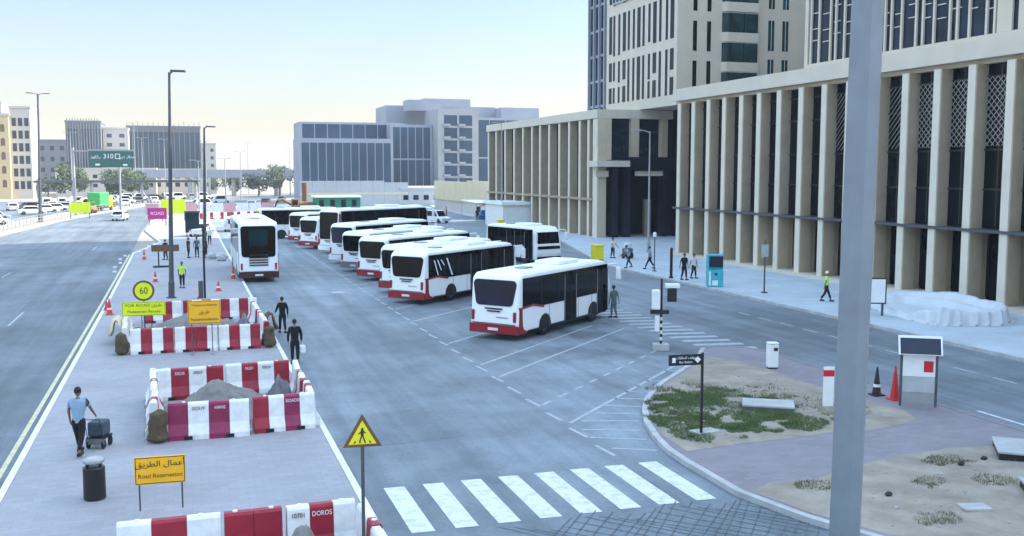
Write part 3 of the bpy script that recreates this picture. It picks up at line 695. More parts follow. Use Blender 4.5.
for k in range(4): MB().span(-3.0+k*1.9, -2.2+k*1.9, -.05, .04, 1.0, 2.3).build('window', 'glass_dark', h)

# excavator
x_ = thing('excavator', 'orange excavator with a folded dark arm behind the coaches', 'excavator', (19.5, 178, 0), R(10)); x_.scale = (.85, .85, .85)
MB().span(-2.2, 2.2, -.35-.9, .35-.9, 0, .9).build('track', 'black', x_, bevel=.2)
MB().span(-2.2, 2.2, -.35+.9, .35+.9, 0, .9).build('track', 'black', x_, bevel=.2)
MB().span(-.6, 2.6, -1.2, 1.2, 1.0, 2.3).build('housing', 'truck_orange', x_, bevel=.15)
c_ = MB().span(-1.9, -.62, -1.2, 0, 1.0, 3.0).build('cab', 'truck_orange', x_, bevel=.1)
MB().span(-1.92, -.9, -1.215, -.5, 1.7, 2.7).build('cab_window', 'glass_dark', c_)
MB().tube([(-1.5, .4, 1.6), (-3.6, .4, 2.9), (-4.6, .4, 2.6)], [.3, .26, .2], 6).build('boom', 'truck_orange', x_)
MB().tube([(-4.6, .4, 2.7), (-5.2, .4, 1.2)], [.2, .15], 6).build('arm', 'black', x_)
MB().box((-5.1, .4, .9), (.9, 1.1, .8), 0, ry=R(25)).build('bucket', 'black', x_, bevel=.1)
MB().lathe([(.55, 0), (.55, 5.2)], (0, 0, 0), 10).build('piling_mast', 'wood')
o = bpy.data.objects['piling_mast']; o.location = (21.2, 186, 0); tag(o, 'brown upright steel casing beside the excavator', 'pile casing')

# ------------------------------------------------------------------ vehicles
def wheel(parent, x, y, r, wd, side):
    t = MB().tube([(x, y-wd/2, r), (x, y+wd/2, r)], r, 18).build('wheel', 'rubber', parent, bevel=.02)
    yy = y+side*wd/2
    MB().tube([(x, yy-side*.02, r), (x, yy+side*.015, r)], r*.58, 12).build('rim', 'rim', t)
    return t
def bus(label, loc_, rz, L, W, H, rear='bus_glass', bumper='bus_red', style='city', tall=False, group='buses parked in the diagonal bays', roofunits=1, stripe=True, name='bus'):
    """local frame: rear centre on the ground at the origin, front towards +X, right side at -Y"""
    t = thing(name, label, 'coach' if tall else 'bus', loc_, rz, group)
    z0 = .34; hw = W/2; rv = .22
    bm = MB(); prof = [(0.05, z0), (L-.05, z0), (L, .9), (L-.03, 1.5), (L-.28, H-.35), (L-.75, H), (.45, H), (.16, H-.2), (0, .8)]
    bm.prism(prof, -hw, hw, 'y'); bm.build('body', 'bus_white', t, bevel=.13, seg=3)
    # roof skin
    MB().span(.6, L-.9, -hw+.22, hw-.22, H-.02, H+.035).build('roof_panel', 'bus_roof', t, bevel=.015)
    for k in range(roofunits):
        xx = L*.62-k*2.6
        MB().span(xx-1.0, xx+1.0, -.7, .7, H+.03, H+.22).build('roof_unit', 'bus_roof', t, bevel=.07)
    MB().span(L*.28-.35, L*.28+.35, -.3, .3, H+.03, H+.10).build('roof_hatch', 'chrome', t, bevel=.02)
    # rear window, rounded
    def rr(y0, y1, za, zb, r=.12, top=0):
        pts = []
        for cx, cy, a0 in ((y1-r, zb-r, 0), (y0+r, zb-r, 90), (y0+r+top, za+r, 180), (y1-r-top, za+r, 270)):
            for a in (0, 30, 60, 90): pts.append((cx+r*math.cos(R(a0+a)), cy+r*math.sin(R(a0+a))))
        return pts
    zw0 = H*.52 if not tall else H*.42; zw1 = H-.28
    if style == 'tallglass': zw0 = 1.3
    lean = lambda z: max(0, (z-.8)/(H-1.0)*.16)
    poly = rr(-hw+.13, hw-.13, zw0, zw1, .20, .14 if not tall else .04)
    n = len(poly); vs_ = [(lean(z)-.03, y, z) for y, z in poly]+[(lean(z)+.10, y, z) for y, z in poly]
    gl = MB().add(vs_, [list(range(n)), list(range(n, 2*n))[::-1]]+[(i, (i+1) % n, n+(i+1) % n, n+i) for i in range(n)]); gl.build('rear_window', rear, t)
    # rear details
    if style in ('slat',):
        for k in range(5): MB().span(-.035, .02, -.62, .62, 1.12+k*.17, 1.20+k*.17).build('louvre', 'black', t)
        MB().span(.02, .1, -.62, .62, zw0+.75, zw1-.25).build('rear_screen', 'bus_glass_green', t)
    else:
        MB().span(-.03, .02, -.45, .45, zw0-.16, zw0-.10).build('vent', 'black', t)
        MB().span(-.03, .02, -.33, .33, zw0-.27, zw0-.22).build('vent', 'black', t)
        MB().span(-.02, .02, -.75, -.15, 1.02, 1.05).build('badge', 'chrome', t)
    sk = MB().prism([(-.055, .3), (.8, .3), (.8, .40), (.18, .62), (-.055, .72)], -hw-.012, hw+.012, 'y'); sk.build('bumper', bumper, t, bevel=.02)
    MB().span(-.075, -.04, -.26, .26, .44, .56).build('number_plate', 'plate', t)
    MB().span(-.03, .05, -hw+.14, hw-.14, .725, .75).build('boot_seam', 'black', t)
    for s in (-1, 1): MB().span(-.035, .05, s*(hw-.16)-.07, s*(hw-.16)+.07, .85, 1.3).build('tail_light', 'lamp_red' if tall else 'bus_red', t, bevel=.02)
    # sides
    for s in (-1, 1):
        y = s*(hw+.004)
        zb = (H*.47 if not tall else H*.46); zt = H-.19
        pl = [(.42, zb+.12), (1.2, zb+.16), (2.2, zb), (L-1.9, zb), (L-1.7, zb), (L-.55, zb+.05), (L-.5, zt), (.42, zt)]
        MB().prism(pl, y-.012, y+.012, 'y').build('side_glazing', 'bus_glass', t)
        mu = MB()
        nwin = max(4, int(L/1.55))
        for k in range(1, nwin): xx = .42+(L-.95)*k/nwin; mu.span(xx-.03, xx+.03, y-.018, y+.018, zb+.15, zt-.04)
        mu.build('window_pillar', 'black', t)
        if stripe:
            for (xa, xb, za, zc) in ((.4, 1.3, zb+.02, zb+.10), (1.3, 2.3, zb+.08, zb-.08),):
                MB().prism([(xa, za), (xb, zc-.02), (xb, zc+.08), (xa, za+.10)], y-.016, y+.016, 'y').build('red_stripe', 'bus_red', t)
        MB().prism([(.10, .32), (.62, .32), (.42, .7), (.40, zb+.1), (.16, zb+.1)], y-.010, y+.010, 'y').build('rear_corner_panel', bumper, t)
        MB().prism([(.10, zb+.11), (.13, zb+.11), (.42, .72), (.45, .72)][::-1], y-.013, y+.013, 'y').build('panel_seam', 'black', t)
        sm_ = MB(); sm_.span(2.8, 1.4*(int(L/1.4)-1), y-.0136, y+.0136, .43, .445)
        for k in range(2, int(L/1.4)): sm_.span(1.4*k-.006, 1.4*k+.006, y-.0135, y+.0135, .44, zb-.02)
        sm_.build('panel_seams', 'chrome', t)
        for xw in (L*.26, L*.78):
            arch = [(xw-.56, .3), (xw+.56, .3)]+[(xw+.56*math.cos(a), .45+.56*math.sin(a)) for a in (R(0), R(30), R(60), R(90), R(120), R(150), R(180))]
            MB().prism(arch, y-.008, y+.008, 'y').build('wheel_arch', 'black', t)
            wheel(t, xw, s*(hw-.17), .45, .3, s)
        MB().span(.9, L-.6, y-.006, y+.006, .33, .42).build('skirt', 'black', t)
    # doors on the right side
    yd = -(hw+.02)
    for xd in ((L*.52, L-1.05) if not tall else (L-1.0,)):
        d = MB().span(xd-.55, xd+.55, yd-.01, yd+.02, .42, H-.38).build('door', 'bus_glass', t)
        MB().span(xd-.03, xd+.03, yd-.02, yd-.011, .45, H-.42).build('door_frame', 'black', d)
        MB().span(xd-.6, xd-.54, yd-.02, yd-.0, .42, H-.38).span(xd+.54, xd+.6, yd-.02, yd-.0, .42, H-.38).build('door_frame', 'chrome', d)
    # front
    n2 = [(L-.03, 1.15), (L-.26, H-.42)]
    ws = MB(); ws.add([(L+.015, -hw+.15, 1.2), (L+.015, hw-.15, 1.2), (L-.22, hw-.18, H-.4), (L-.22, -hw+.18, H-.4), (L-.2, -hw+.15, 1.2), (L-.2, hw-.15, 1.2), (L-.5, hw-.18, H-.4), (L-.5, -hw+.18, H-.4)],
                      [(0, 1, 2, 3), (4, 7, 6, 5), (0, 4, 5, 1), (3, 2, 6, 7), (0, 3, 7, 4), (1, 5, 6, 2)]); ws.build('windscreen', 'bus_glass', t)
    MB().span(L-.05, L+.04, -hw+.1, hw-.1, .32, .62).build('front_bumper', 'black' if bumper == 'bus_white' else bumper, t, bevel=.02)
    for s in (-1, 1):
        MB().span(L-.04, L+.03, s*(hw-.35)-.2, s*(hw-.35)+.2, .72, .92).build('headlight', 'lamp_white', t, bevel=.02)
        mr_ = MB().tube([(L-.35, s*(hw-.1), H-.25), (L+.25, s*(hw+.18), H-.22), (L+.3, s*(hw+.26), H-.45)], .035, 6).build('mirror_arm', 'bus_white', t)
        MB().span(L+.22, L+.38, s*(hw+.26)-.13, s*(hw+.26)+.13, H-1.05, H-.42).build('mirror', 'bus_white' if not stripe or s < 0 else 'black', mr_, bevel=.04)
    return t
BR = 'buses parked in the diagonal bays'
b1 = bus('nearest white bus with a red bumper and blue rear window, door open towards the street', (12.9, 41.9, 0), R(40), 9.2, 2.5, 2.95, 'bus_glass_blue')
b2 = bus('white bus with dark slanted side windows parked second in the row', (11.75, 54.8, 0), R(40), 9.9, 2.5, 2.95)
MB().prism([(4.6, .45), (9.2, .45), (9.3, 1.4), (4.6, 1.4)], -1.268, -1.256, 'y').build('black_side_panel', 'bus_glass', b2)
sd_ = MB()
for k in range(3): sd_.prism([(.9+k*.32, 2.45), (1.0+k*.32, 2.45), (1.35+k*.3, 1.6+.25*k), (1.27+k*.3, 1.6+.25*k)], -1.278, -1.262, 'y')
sd_.prism([(2.1, 2.5), (2.22, 2.5), (2.75, 1.5), (2.62, 1.5)], -1.278, -1.262, 'y'); sd_.build('window_frame', 'bus_white', b2)
bus('white bus third in the row, its rear half hidden by the second', (12.1, 59.8, 0), R(40), 9.6, 2.45, 2.9)
bus('white city bus fourth in the row with a wide dark rear window', (12.0, 67.2, 0), R(40), 10.5, 2.5, 2.95)
bus('grey bumpered bus fifth in the row, parked beside the pale coach', (11.8, 73.4, 0), R(40), 10.5, 2.5, 2.95, bumper='chrome', stripe=False)
bus('white bus with a blue rear window parked just before the tall coach', (11.9, 80.2, 0), R(40), 10.5, 2.5, 3.2, 'bus_glass_blue', 'bus_white', stripe=False)
tc = bus('tall touring coach with a full height dark rear and a red pillar', (12.3, 90.5, 0), R(36), 12.5, 2.55, 4.0, 'bus_glass', 'bus_white', 'tallglass', True, stripe=False)
MB().prism([(.03, 1.2), (.34, 1.2), (.36, 3.6), (.16, 3.6)], -1.31, -1.27, 'y').build('red_pillar', 'bus_red', tc)
bus('small red bumpered bus in the gap left of the tall coach', (11.2, 96.5, 0), R(40), 8.5, 2.4, 3.0)
bus('farthest white bus of the row partly behind the other buses', (11.0, 104.5, 0), R(38), 9.5, 2.5, 3.1)
bus('white bus seen from its side at the back of the yard', (7.6, 113, 0), R(4), 9.5, 2.5, 3.3, bumper='bus_white', stripe=False)
co_ = bus('big white coach with louvres under its rear window, alone beside the median', (4.7, 68.6, 0), R(90), 12, 2.55, 4.05, 'bus_glass', 'wine_black', 'slat', True, stripe=False, roofunits=2)
for s_ in (-1, 1): MB().span(-.05, .5, s_*1.27-.03, s_*1.27+.03, .3, .75).build('mudguard', 'black', co_)
bus('white bus with a black front facing the camera near the podium', (25.65, 82.1, 0), R(-74), 7.5, 2.5, 2.95, group='buses standing apart from the bays', bumper='navy', stripe=False)
co_['group'] = 'buses standing apart from the bays'
# open front door of b1: person-high panel with bollard like frame
def car(label, loc_, rz, paintm, kind='car', group='parked cars'):
    t = thing('parked_car', label, kind, loc_, rz, group)
    H = 1.5 if kind == 'car' else 1.85
    pr = [(-2.2, .3), (2.2, .3), (2.25, .75), (1.35, .95), (.75, H-.05), (-1.5 if kind != 'car' else -1.0, H), (-2.05 if kind != 'car' else -1.75, 1.0), (-2.25, .85)]
    MB().prism(pr, -.85, .85, 'y').build('body', paintm, t, bevel=.08)
    for s in (-1, 1):
        MB().prism([(-1.6, 1.02), (1.15, 1.0), (.68, H-.14), (-1.0, H-.12)], s*.853-.008, s*.853+.008, 'y').build('side_window', 'bus_glass', t)
        for xw in (-1.35, 1.4): wheel(t, xw, s*.76, .33, .2, s)
    MB().add([(1.38, -.7, 1.0), (1.38, .7, 1.0), (.86, .66, H-.13), (.86, -.66, H-.13), (1.1, -.7, .95), (1.1, .7, .95), (.6, .66, H-.2), (.6, -.66, H-.2)], [(0, 1, 2, 3), (4, 7, 6, 5), (0, 4, 5, 1), (3, 2, 6, 7), (0, 3, 7, 4), (1, 5, 6, 2)]).build('windscreen', 'bus_glass', t)
    bx = -2.02 if kind == 'car' else -2.2
    MB().add([(bx, -.66, 1.02), (bx, .66, 1.02), (bx+.7, .62, H-.1), (bx+.7, -.62, H-.1), (bx+.4, -.66, 1.0), (bx+.4, .66, 1.0), (bx+.9, .62, H-.2), (bx+.9, -.62, H-.2)], [(0, 1, 2, 3), (4, 7, 6, 5), (0, 4, 5, 1), (3, 2, 6, 7), (0, 3, 7, 4), (1, 5, 6, 2)]).build('rear_window', 'bus_glass', t)
    for s in (-1, 1):
        MB().span(-2.28, -2.15, s*.66-.12, s*.66+.12, .7, .88).build('tail_light', 'lamp_red', t)
        MB().span(2.15, 2.28, s*.62-.15, s*.62+.15, .6, .76).build('headlight', 'lamp_white', t)
    return t
car('white car driving away alone on the highway', (-9.0, 160, .01), R(82), 'car_white', 'car', 'cars on the road')
protos = [car('white car parked at the left car park end nearest the camera', (-25.5, 140, 0), R(15), 'car_white'),
          car('white van-like car parked second from the near end of the car park', (-25.0, 152, 0), R(20), 'car_white', 'van'),
          car('silver car parked behind the left lamp pole', (-27, 166, 0), R(20), 'car_silver'),
          car('dark car parked deep in the left car park', (-33, 178, 0), R(20), 'car_dark')]
rg = random.Random(5); n = 0
shades = ['white', 'white', 'silver', 'dark']
for row, (x0, y0, dx, dy, cnt_) in enumerate([(-29.5, 160, -1.2, 7.5, 7), (-24.5, 186, 1.1, 7, 6), (-34, 150, -.8, 7.5, 7), (-30, 205, 3.0, 3.5, 7), (-27, 228, 2.9, 2.5, 8), (-16, 262, 3.0, 1.5, 8)]):
    for k in range(cnt_):
        if row == 0 and k == 0: continue
        i = rg.choice((0, 0, 1, 1, 2, 3)); n += 1
        rows = ['first row beside the highway fence', 'row just past the green highway sign', 'outer row at the left edge', 'middle row before the far blocks', 'back row under the trees', 'farthest row below the thin footbridge'][row]
        copy_tree(protos[i], (x0+dx*k+rg.uniform(-.3, .3), y0+dy*k+rg.uniform(-.5, .5), 0), R(rg.choice((15, 20, 100, 105))) if row > 2 else R(18), '%s %s in the %s, %s from its near end' % (shades[i], protos[i]['category'], rows, ['first', 'second', 'third', 'fourth', 'fifth', 'sixth', 'seventh', 'eighth'][k]))
copy_tree(protos[1], (34.2, 139, 0), R(-60), 'white van parked between the buses and the market stall', group='cars behind the bus yard')
copy_tree(protos[0], (34.5, 153, 0), R(-60), 'white car behind the white van near the stall', group='cars behind the bus yard')
copy_tree(protos[2], (38.5, 172, 0), R(-70), 'silver car by the low white shed', group='cars behind the bus yard')
copy_tree(protos[0], (1.7, 118, .12), R(80), 'white car parked on the median beside the coach', group='cars on the median')
copy_tree(protos[1], (5.8, 128, 0), R(80), 'white van behind the coach', group='cars on the median')
for k, (x, y) in enumerate([(9, 190), (13, 204), (4, 212), (17, 222), (-1, 205), (22, 240), (8, 236), (27, 224)]):
    copy_tree(protos[(0, 2, 1, 3, 0, 2, 1, 0)[k]], (x, y, 0), R(20+60*(k % 2)), '%s %s on the far open ground, %s' % (('white', 'silver', 'white', 'dark', 'white', 'silver', 'white', 'white')[k], ('car', 'car', 'van', 'car', 'car', 'car', 'van', 'car')[k], ('nearest to the excavator', 'behind the excavator', 'left of the coach roof', 'just before the trees', 'nearest the highway', 'farthest right', 'farthest left', 'by the white hoarding')[k]), group='cars on the far ground')
# green and orange lorry
g_ = thing('sweeper_lorry', 'green bodied lorry with an orange machine beside the highway', 'lorry', (-14.6, 200, 0), R(70))
MB().span(-2.6, 1.2, -1.2, 1.2, .9, 3.4).build('tipper_body', 'truck_green', g_, bevel=.12)
c_ = MB().span(1.35, 3.0, -1.15, 1.15, .6, 2.6).build('cab', 'lime', g_, bevel=.15)
MB().span(2.4, 3.02, -1.0, 1.0, 1.5, 2.3).build('windscreen', 'glass_dark', c_)
MB().span(-2.6, 3.0, -.9, .9, .5, .85).build('chassis', 'black', g_)
for xw in (-1.7, 2.1):
    for s in (-1, 1): wheel(g_, xw, s*1.05, .45, .3, s)
g_ = thing('compact_roller', 'small orange road machine in front of the green lorry', 'road machine', (-15.3, 188, 0), R(70))
MB().span(-1.2, 1.0, -.7, .7, .5, 1.3).build('body', 'truck_orange', g_, bevel=.12)
MB().span(-.4, .5, -.6, .6, 1.9, 2.0).build('canopy', 'truck_orange', g_)
for s in (-1, 1): MB().tube([(0, s*.55, 1.2), (0, s*.55, 1.95)], .04, 6).build('canopy_post', 'black', g_)
for s in (-1, 1): wheel(g_, -.8, s*.6, .4, .3, s)
MB().tube([(.9, -.6, .45), (.9, .6, .45)], .45, 14).build('drum', 'black', g_)

# ------------------------------------------------------------------ poles, lamps, signs
def lamp(label, loc_, h, arms, m='post_grey', rz=0, r=.11, arm=1.4, group='tall street lamps'):
    t = thing('street_lamp', label, 'street lamp', loc_, rz, group)
    MB().lathe([(r*1.5, 0), (r*1.5, .9), (r*1.2, 1.0), (r*.6, h)], (0, 0, 0), 10).build('pole', m, t, smooth=False)
    MB().lathe([(r*2.4, 0), (r*2.4, .06)], (0, 0, 0), 8).build('base_plate', m, t)
    for s in arms:
        a = MB().tube([(0, 0, h-.12), (s*arm*.5, 0, h+.05), (s*arm, 0, h+.08)], .045, 6).build('arm', m, t)
        MB().box((s*(arm+.15), 0, h+.08), (.85, .3, .12)).build('lamp_head', m, a, bevel=.03)
    return t
lamp('tall grey lamp post with one arm standing on the median behind the yellow signs', (-.80, 60.8, .12), 12.9, (1,), rz=R(-18), arm=.35, r=.12)
lamp('slimmer lamp post with one arm further along the median', (1.75, 94.8, .12), 11.2, (1,), rz=R(0), arm=.4, r=.13)
lamp('double armed lamp post left of the highway', (-19.6, 158, 0), 18.3, (-1, 1), arm=1.0, r=.2)
lamp('tall slim lamp post in front of the market stall', (40.6, 128, .13), 13.5, (-1,), 'post_light', arm=.8)
lamp('tall slim lamp post in front of the white kiosk', (44.0, 122.0, .13), 12.2, (-1,), 'post_light', arm=.6)
lamp('pale lamp post at the corner of the entrance recess', (39.7, 81.5, .13), 10.8, (-1,), 'post_light', rz=R(-10), arm=1.0, r=.1)
for k, (x, y, h_) in enumerate([(-24, 250, 16), (-4, 262, 15), (6, 275, 15), (14, 262, 12), (20, 330, 16), (30, 300, 14), (-12, 290, 20), (-10, 286, 16), (2.5, 170, 9), (9, 230, 10)]):
    lamp('distant lamp post %s' % ['left of the tree pair', 'right of the louvred block sign', 'behind the magenta board', 'over the far cars', 'beside the far walkway', 'near the hazy trees', 'standing over the slate block roof', 'beside the pale stair block', 'just behind the median compound', 'behind the coach roof'][k], (x, y, 0), h_, (-1, 1), 'post_light', arm=.9, r=.12, group='distant lamp posts')
# foreground octagonal post
FGX = 10.58
fg = thing('lamp_column', 'thick pale grey octagonal post rising through the right foreground', 'post', (FGX, 14.0, .13)); fg.rotation_euler[1] = R(.7)
o = MB().lathe([(.262, 0), (.262, 5.05)], (0, 0, 0), 8).build('lower_shaft', 'post', fg)
MB().lathe([(.266, 5.05), (.262, 9.5), (.25, 16)], (0, 0, 0), 8).build('upper_shaft', 'post', fg)
MB().lathe([(.42, 0), (.42, .05)], (0, 0, 0), 8).build('base_plate', 'post', fg)
# lower pole on median with sleeve at px 204
for o_ in [o for o in bpy.data.objects if o.name.startswith('street_lamp') and o.parent is None][:3]: o_.rotation_euler[1] = R(1.3)
p_ = thing('sign_post', 'thin dark post with a grey sleeve on the median by the orange sign', 'post', (1.04, 60.2, .12))
MB().lathe([(.07, 0), (.06, 4.2)], (0, 0, 0), 8).build('pole', 'black', p_)
MB().lathe([(.14, 0), (.14, 1.0)], (-.22, 0, 0), 8).build('sleeve', 'post_grey', p_)
# plaza posts
def plaza_lamp(label, loc_, h):
    t = thing('plaza_lamp', label, 'lamp post', loc_, 0, 'short plaza lamp posts')
    MB().lathe([(.16, 0), (.16, .05), (.045, .06), (.04, h)], (0, 0, 0), 8).build('pole', 'post_grey', t)
    MB().lathe([(.06, 0), (.13, .05), (.13, .3), (.05, .36)], (0, 0, h), 10).build('lamp_globe', 'white', t)
    return t
plaza_lamp('short post lamp with a white head on the plaza by the walking pair', (32.6, 65.9, .13), 2.5)
s_ = thing('plaza_sign_post', 'slim plaza post with a small grey board near the piers', 'sign', (33.1, 52.1, .13))
MB().lathe([(.2, 0), (.2, .06), (.05, .07), (.045, 3.2)], (0, 0, 0), 8).build('pole', 'post_grey', s_)
MB().box((-.05, -.08, 2.55), (.45, .06, .75)).build('board', 'grey_panel', s_)
s_ = thing('bollard_post', 'dark banded post standing at the plaza kerb', 'post', (31.6, 61.3, .13))
MB().lathe([(.16, 0), (.16, .1), (.1, .12), (.1, 2.0), (.06, 2.1)], (0, 0, 0), 10).build('pole', 'black', s_)
# temporary signal on concrete base
s_ = thing('portable_signal', 'portable signal mast with white cabinet and striped post on a concrete block', 'signal', (18.8, 37.3, 0), R(-20))
MB().span(-.33, .33, -.25, .25, 0, .28).build('base_block', 'concrete', s_, bevel=.03)
mp_ = MB()
for k in range(8): mp_.lathe([(.055, .28+k*.14), (.055, .28+(k+1)*.14)], (0, 0, 0), 8, k % 2)
mp_.lathe([(.05, 1.4), (.05, 3.0)], (0, 0, 0), 8, 0); mp_.build('mast', ['black', 'plastic_white'], s_)
MB().span(-.40, -.06, -.2, .1, 1.72, 2.55).build('cabinet', 'white', s_, bevel=.05)
MB().span(-.45, .3, -.2, .15, 1.55, 1.70).build('bracket', 'black', s_)
MB().span(-.26, -.08, -.16, .08, .8, 1.5).build('battery_box', 'white', s_, bevel=.03)
MB().span(.15, .75, -.15, .2, 2.62, 2.8).build('canopy', 'white', s_, bevel=.03)
MB().span(.25, .62, -.12, .15, 2.05, 2.6).build('signal_head', 'black', s_, bevel=.03)
# yellow box
s_ = thing('grit_bin', 'yellow bin standing near the plaza behind the nearest bus', 'bin', (31.95, 75.0, .13), R(10))
MB().span(-.4, .4, -.4, .4, .12, 1.2).build('bin_body', 'yellow', s_, bevel=.05); MB().span(-.44, .44, -.44, .44, 1.21, 1.32).build('lid', 'yellow', s_, bevel=.03)
for sx in (-.3, .3): MB().span(sx-.06, sx+.06, -.35, .35, 0, .11).build('foot', 'black', s_)
copy_tree(s_, (36.8, 116.5, .13), 0, 'far yellow bin behind the bus that faces the camera')
s_['group'] = 'yellow bins'; bpy.data.objects['grit_bin.001']['group'] = 'yellow bins'
# teal machine
s_ = thing('vending_machine', 'teal machine with a navy top panel on the plaza kerb', 'machine', (31.95, 56.0, .13), R(-20))
MB().span(-.5, .5, -.3, .4, 0, 1.1).span(-.5, .5, -.2, .4, 1.1, 2.05).build('cabinet', 'teal', s_, bevel=.05)
MB().span(-.40, .46, -.33, -.2, 1.25, 1.95).build('screen', 'navy', s_, bevel=.02)
MB().span(-.2, .15, -.325, -.28, .1, .42).build('slot', 'white', s_)
MB().span(-.05, .1, -.325, -.28, .75, .88).build('handle', 'black', s_)
MB().span(-.42, -.3, -.33, -.3, .1, 1.0).build('label_strip', 'white', s_)
# bins
s_ = thing('litter_bin', 'black round litter bin with a pale lid on the median', 'bin', (-2.09, 23.8, .12), 0)
MB().lathe([(.22, 0), (.24, .03), (.235, .72), (.22, .74)], (0, 0, 0), 20).build('bin_body', 'black', s_, smooth=False)
for k in range(4): a = R(45+90*k); MB().tube([(.19*math.cos(a), .19*math.sin(a), .73), (.19*math.cos(a), .19*math.sin(a), .85)], .025, 6).build('lid_support', 'black', s_)
MB().lathe([(.22, .84), (.235, .87), (.225, .91), (.19, .93)], (0, 0, 0), 20).build('lid', 'post_light', s_)
MB().lathe([(.17, .931), (.14, .95)], (0, 0, 0), 20).build('ashtray', 'concrete', s_)
s_ = thing('island_bin', 'white square litter bin with a dark slot on the traffic island', 'bin', (20.75, 32.0, .12), R(-15))
MB().span(-.19, .19, -.17, .17, .05, .92).build('bin_body', 'white', s_, bevel=.03)
MB().span(-.16, .16, -.14, .14, 0, .049).build('foot', 'black', s_)
MB().span(-.2, .2, -.18, .18, .93, .98).build('lid', 'white', s_, bevel=.02)
MB().span(.0, .15, -.185, -.15, .68, .80).build('slot', 'black', s_)
# info kiosk
s_ = thing('information_stand', 'white notice stand with a tilted navy panel on the island edge', 'notice stand', (21.7, 25.3, .12), R(-32))
for sx in (-.52, .52): MB().span(sx-.035, sx+.035, -.035, .035, 0, 1.75).build('leg', 'post_grey', s_)
MB().span(-.48, .48, -.02, .02, .95, 1.62).build('notice_board', 'white', s_)
MB().span(-.48, .48, -.018, .018, .45, .94).build('lower_board', 'grey_panel', s_)
MB().span(-.48, .44, -.03, .012, .12, .44).build('kick_plate', 'ledge', s_)
MB().span(.14, .42, -.028, -.021, 1.1, 1.45).build('red_notice', 'red', s_)
hp = MB().box((0, -.12, 1.95), (1.28, .08, .62), 0, rx=R(-25)).build('hood_frame', 'white', s_)
MB().box((0, -.165, 1.932), (1.18, .02, .52), 0, rx=R(-25)).build('hood_panel', 'navy', hp)
# marker left of post
s_ = thing('marker_panel', 'narrow white marker panel with a red band beside the thick post', 'sign', (18.9, 26.0, .12), R(-18))
MB().span(-.16, .16, -.03, .03, 0, 1.3).build('panel', 'white', s_)
MB().span(-.163, .163, -.035, .035, 1.0, 1.2).build('red_band', 'red', s_)
# wayfinding sign
s_ = thing('direction_sign', 'black direction sign with white lettering on the grassy island', 'sign', (13.53, 24.3, .12), R(-6))
MB().span(-.03, .03, -.03, .03, 0, 2.35).build('pole', 'black', s_)
pn = MB().span(-.98, -.035, -.03, .03, 2.02, 2.32).build('sign_panel', 'black', s_)
lettering(arabic('محطة الحافلات').replace('x', '') if 'ل' in AR else 'x', .085, (-.5, -.036, 2.22), (R(90), 0, 0), 'white', pn) if False else None
lettering(arabic('موقف الحافلات'.replace('ا', 'ا')), .10, (-.5, -.036, 2.23), (R(90), 0, 0), 'white', pn)
lettering('Bus Station', .085, (-.5, -.036, 2.11), (R(90), 0, 0), 'white', pn)
MB().span(-.90, -.80, -.036, -.03, 2.10, 2.24).build('bus_symbol', 'white', pn)
MB().box((-.15, -.034, 2.17), (.13, .008, .13), 0, ry=R(45)).build('arrow_symbol', 'white', pn)
MB().span(-.12, .12, -.12, .12, 0, .04).build('base_plate', 'concrete', s_)
# pedestrian triangle sign
s_ = thing('pedestrian_warning_sign', 'yellow triangular pedestrian crossing sign with a dark border on a slim post', 'sign', (2.90, 17.35, .12), R(-6))
MB().lathe([(.035, 0), (.032, 2.6)], (0, .03, 0), 8).build('pole', 'post_grey', s_)
def tri(h, cz): w2 = h/math.sqrt(3); return [(-w2, cz-h/3), (w2, cz-h/3), (0, cz+2*h/3)]
pn = MB().prism(tri(.60, 2.68), -.008, .008, 'y').build('border', 'wood', s_)
MB().prism(tri(.43, 2.675), -.014, -.0085, 'y').build('sign_face', 'yellow', pn)
pic = MB(); pic.prism([(.022*math.cos(a)-.0, 2.81+.022*math.sin(a)) for a in [k*R(45) for k in range(8)]], -.019, -.0145, 'y')
def stick(p0, p1, wd): 
    d = Vector((p1[0]-p0[0], p1[1]-p0[1])).normalized(); n_ = Vector((-d.y, d.x))*wd/2
    pic.prism([(p0[0]+n_.x, p0[1]+n_.y), (p0[0]-n_.x, p0[1]-n_.y), (p1[0]-n_.x, p1[1]-n_.y), (p1[0]+n_.x, p1[1]+n_.y)], -.019, -.0145, 'y')
stick((0, 2.79), (-.005, 2.69), .055); stick((0, 2.77), (-.07, 2.72), .02); stick((.01, 2.77), (.06, 2.73), .02); stick((-.005, 2.70), (-.05, 2.585), .024); stick((.0, 2.70), (.04, 2.585), .024)
for k in range(4): stick((-.15+k*.1, 2.55), (-.12+k*.08, 2.59), .022)
pic.build('walking_figure', 'ink', pn)
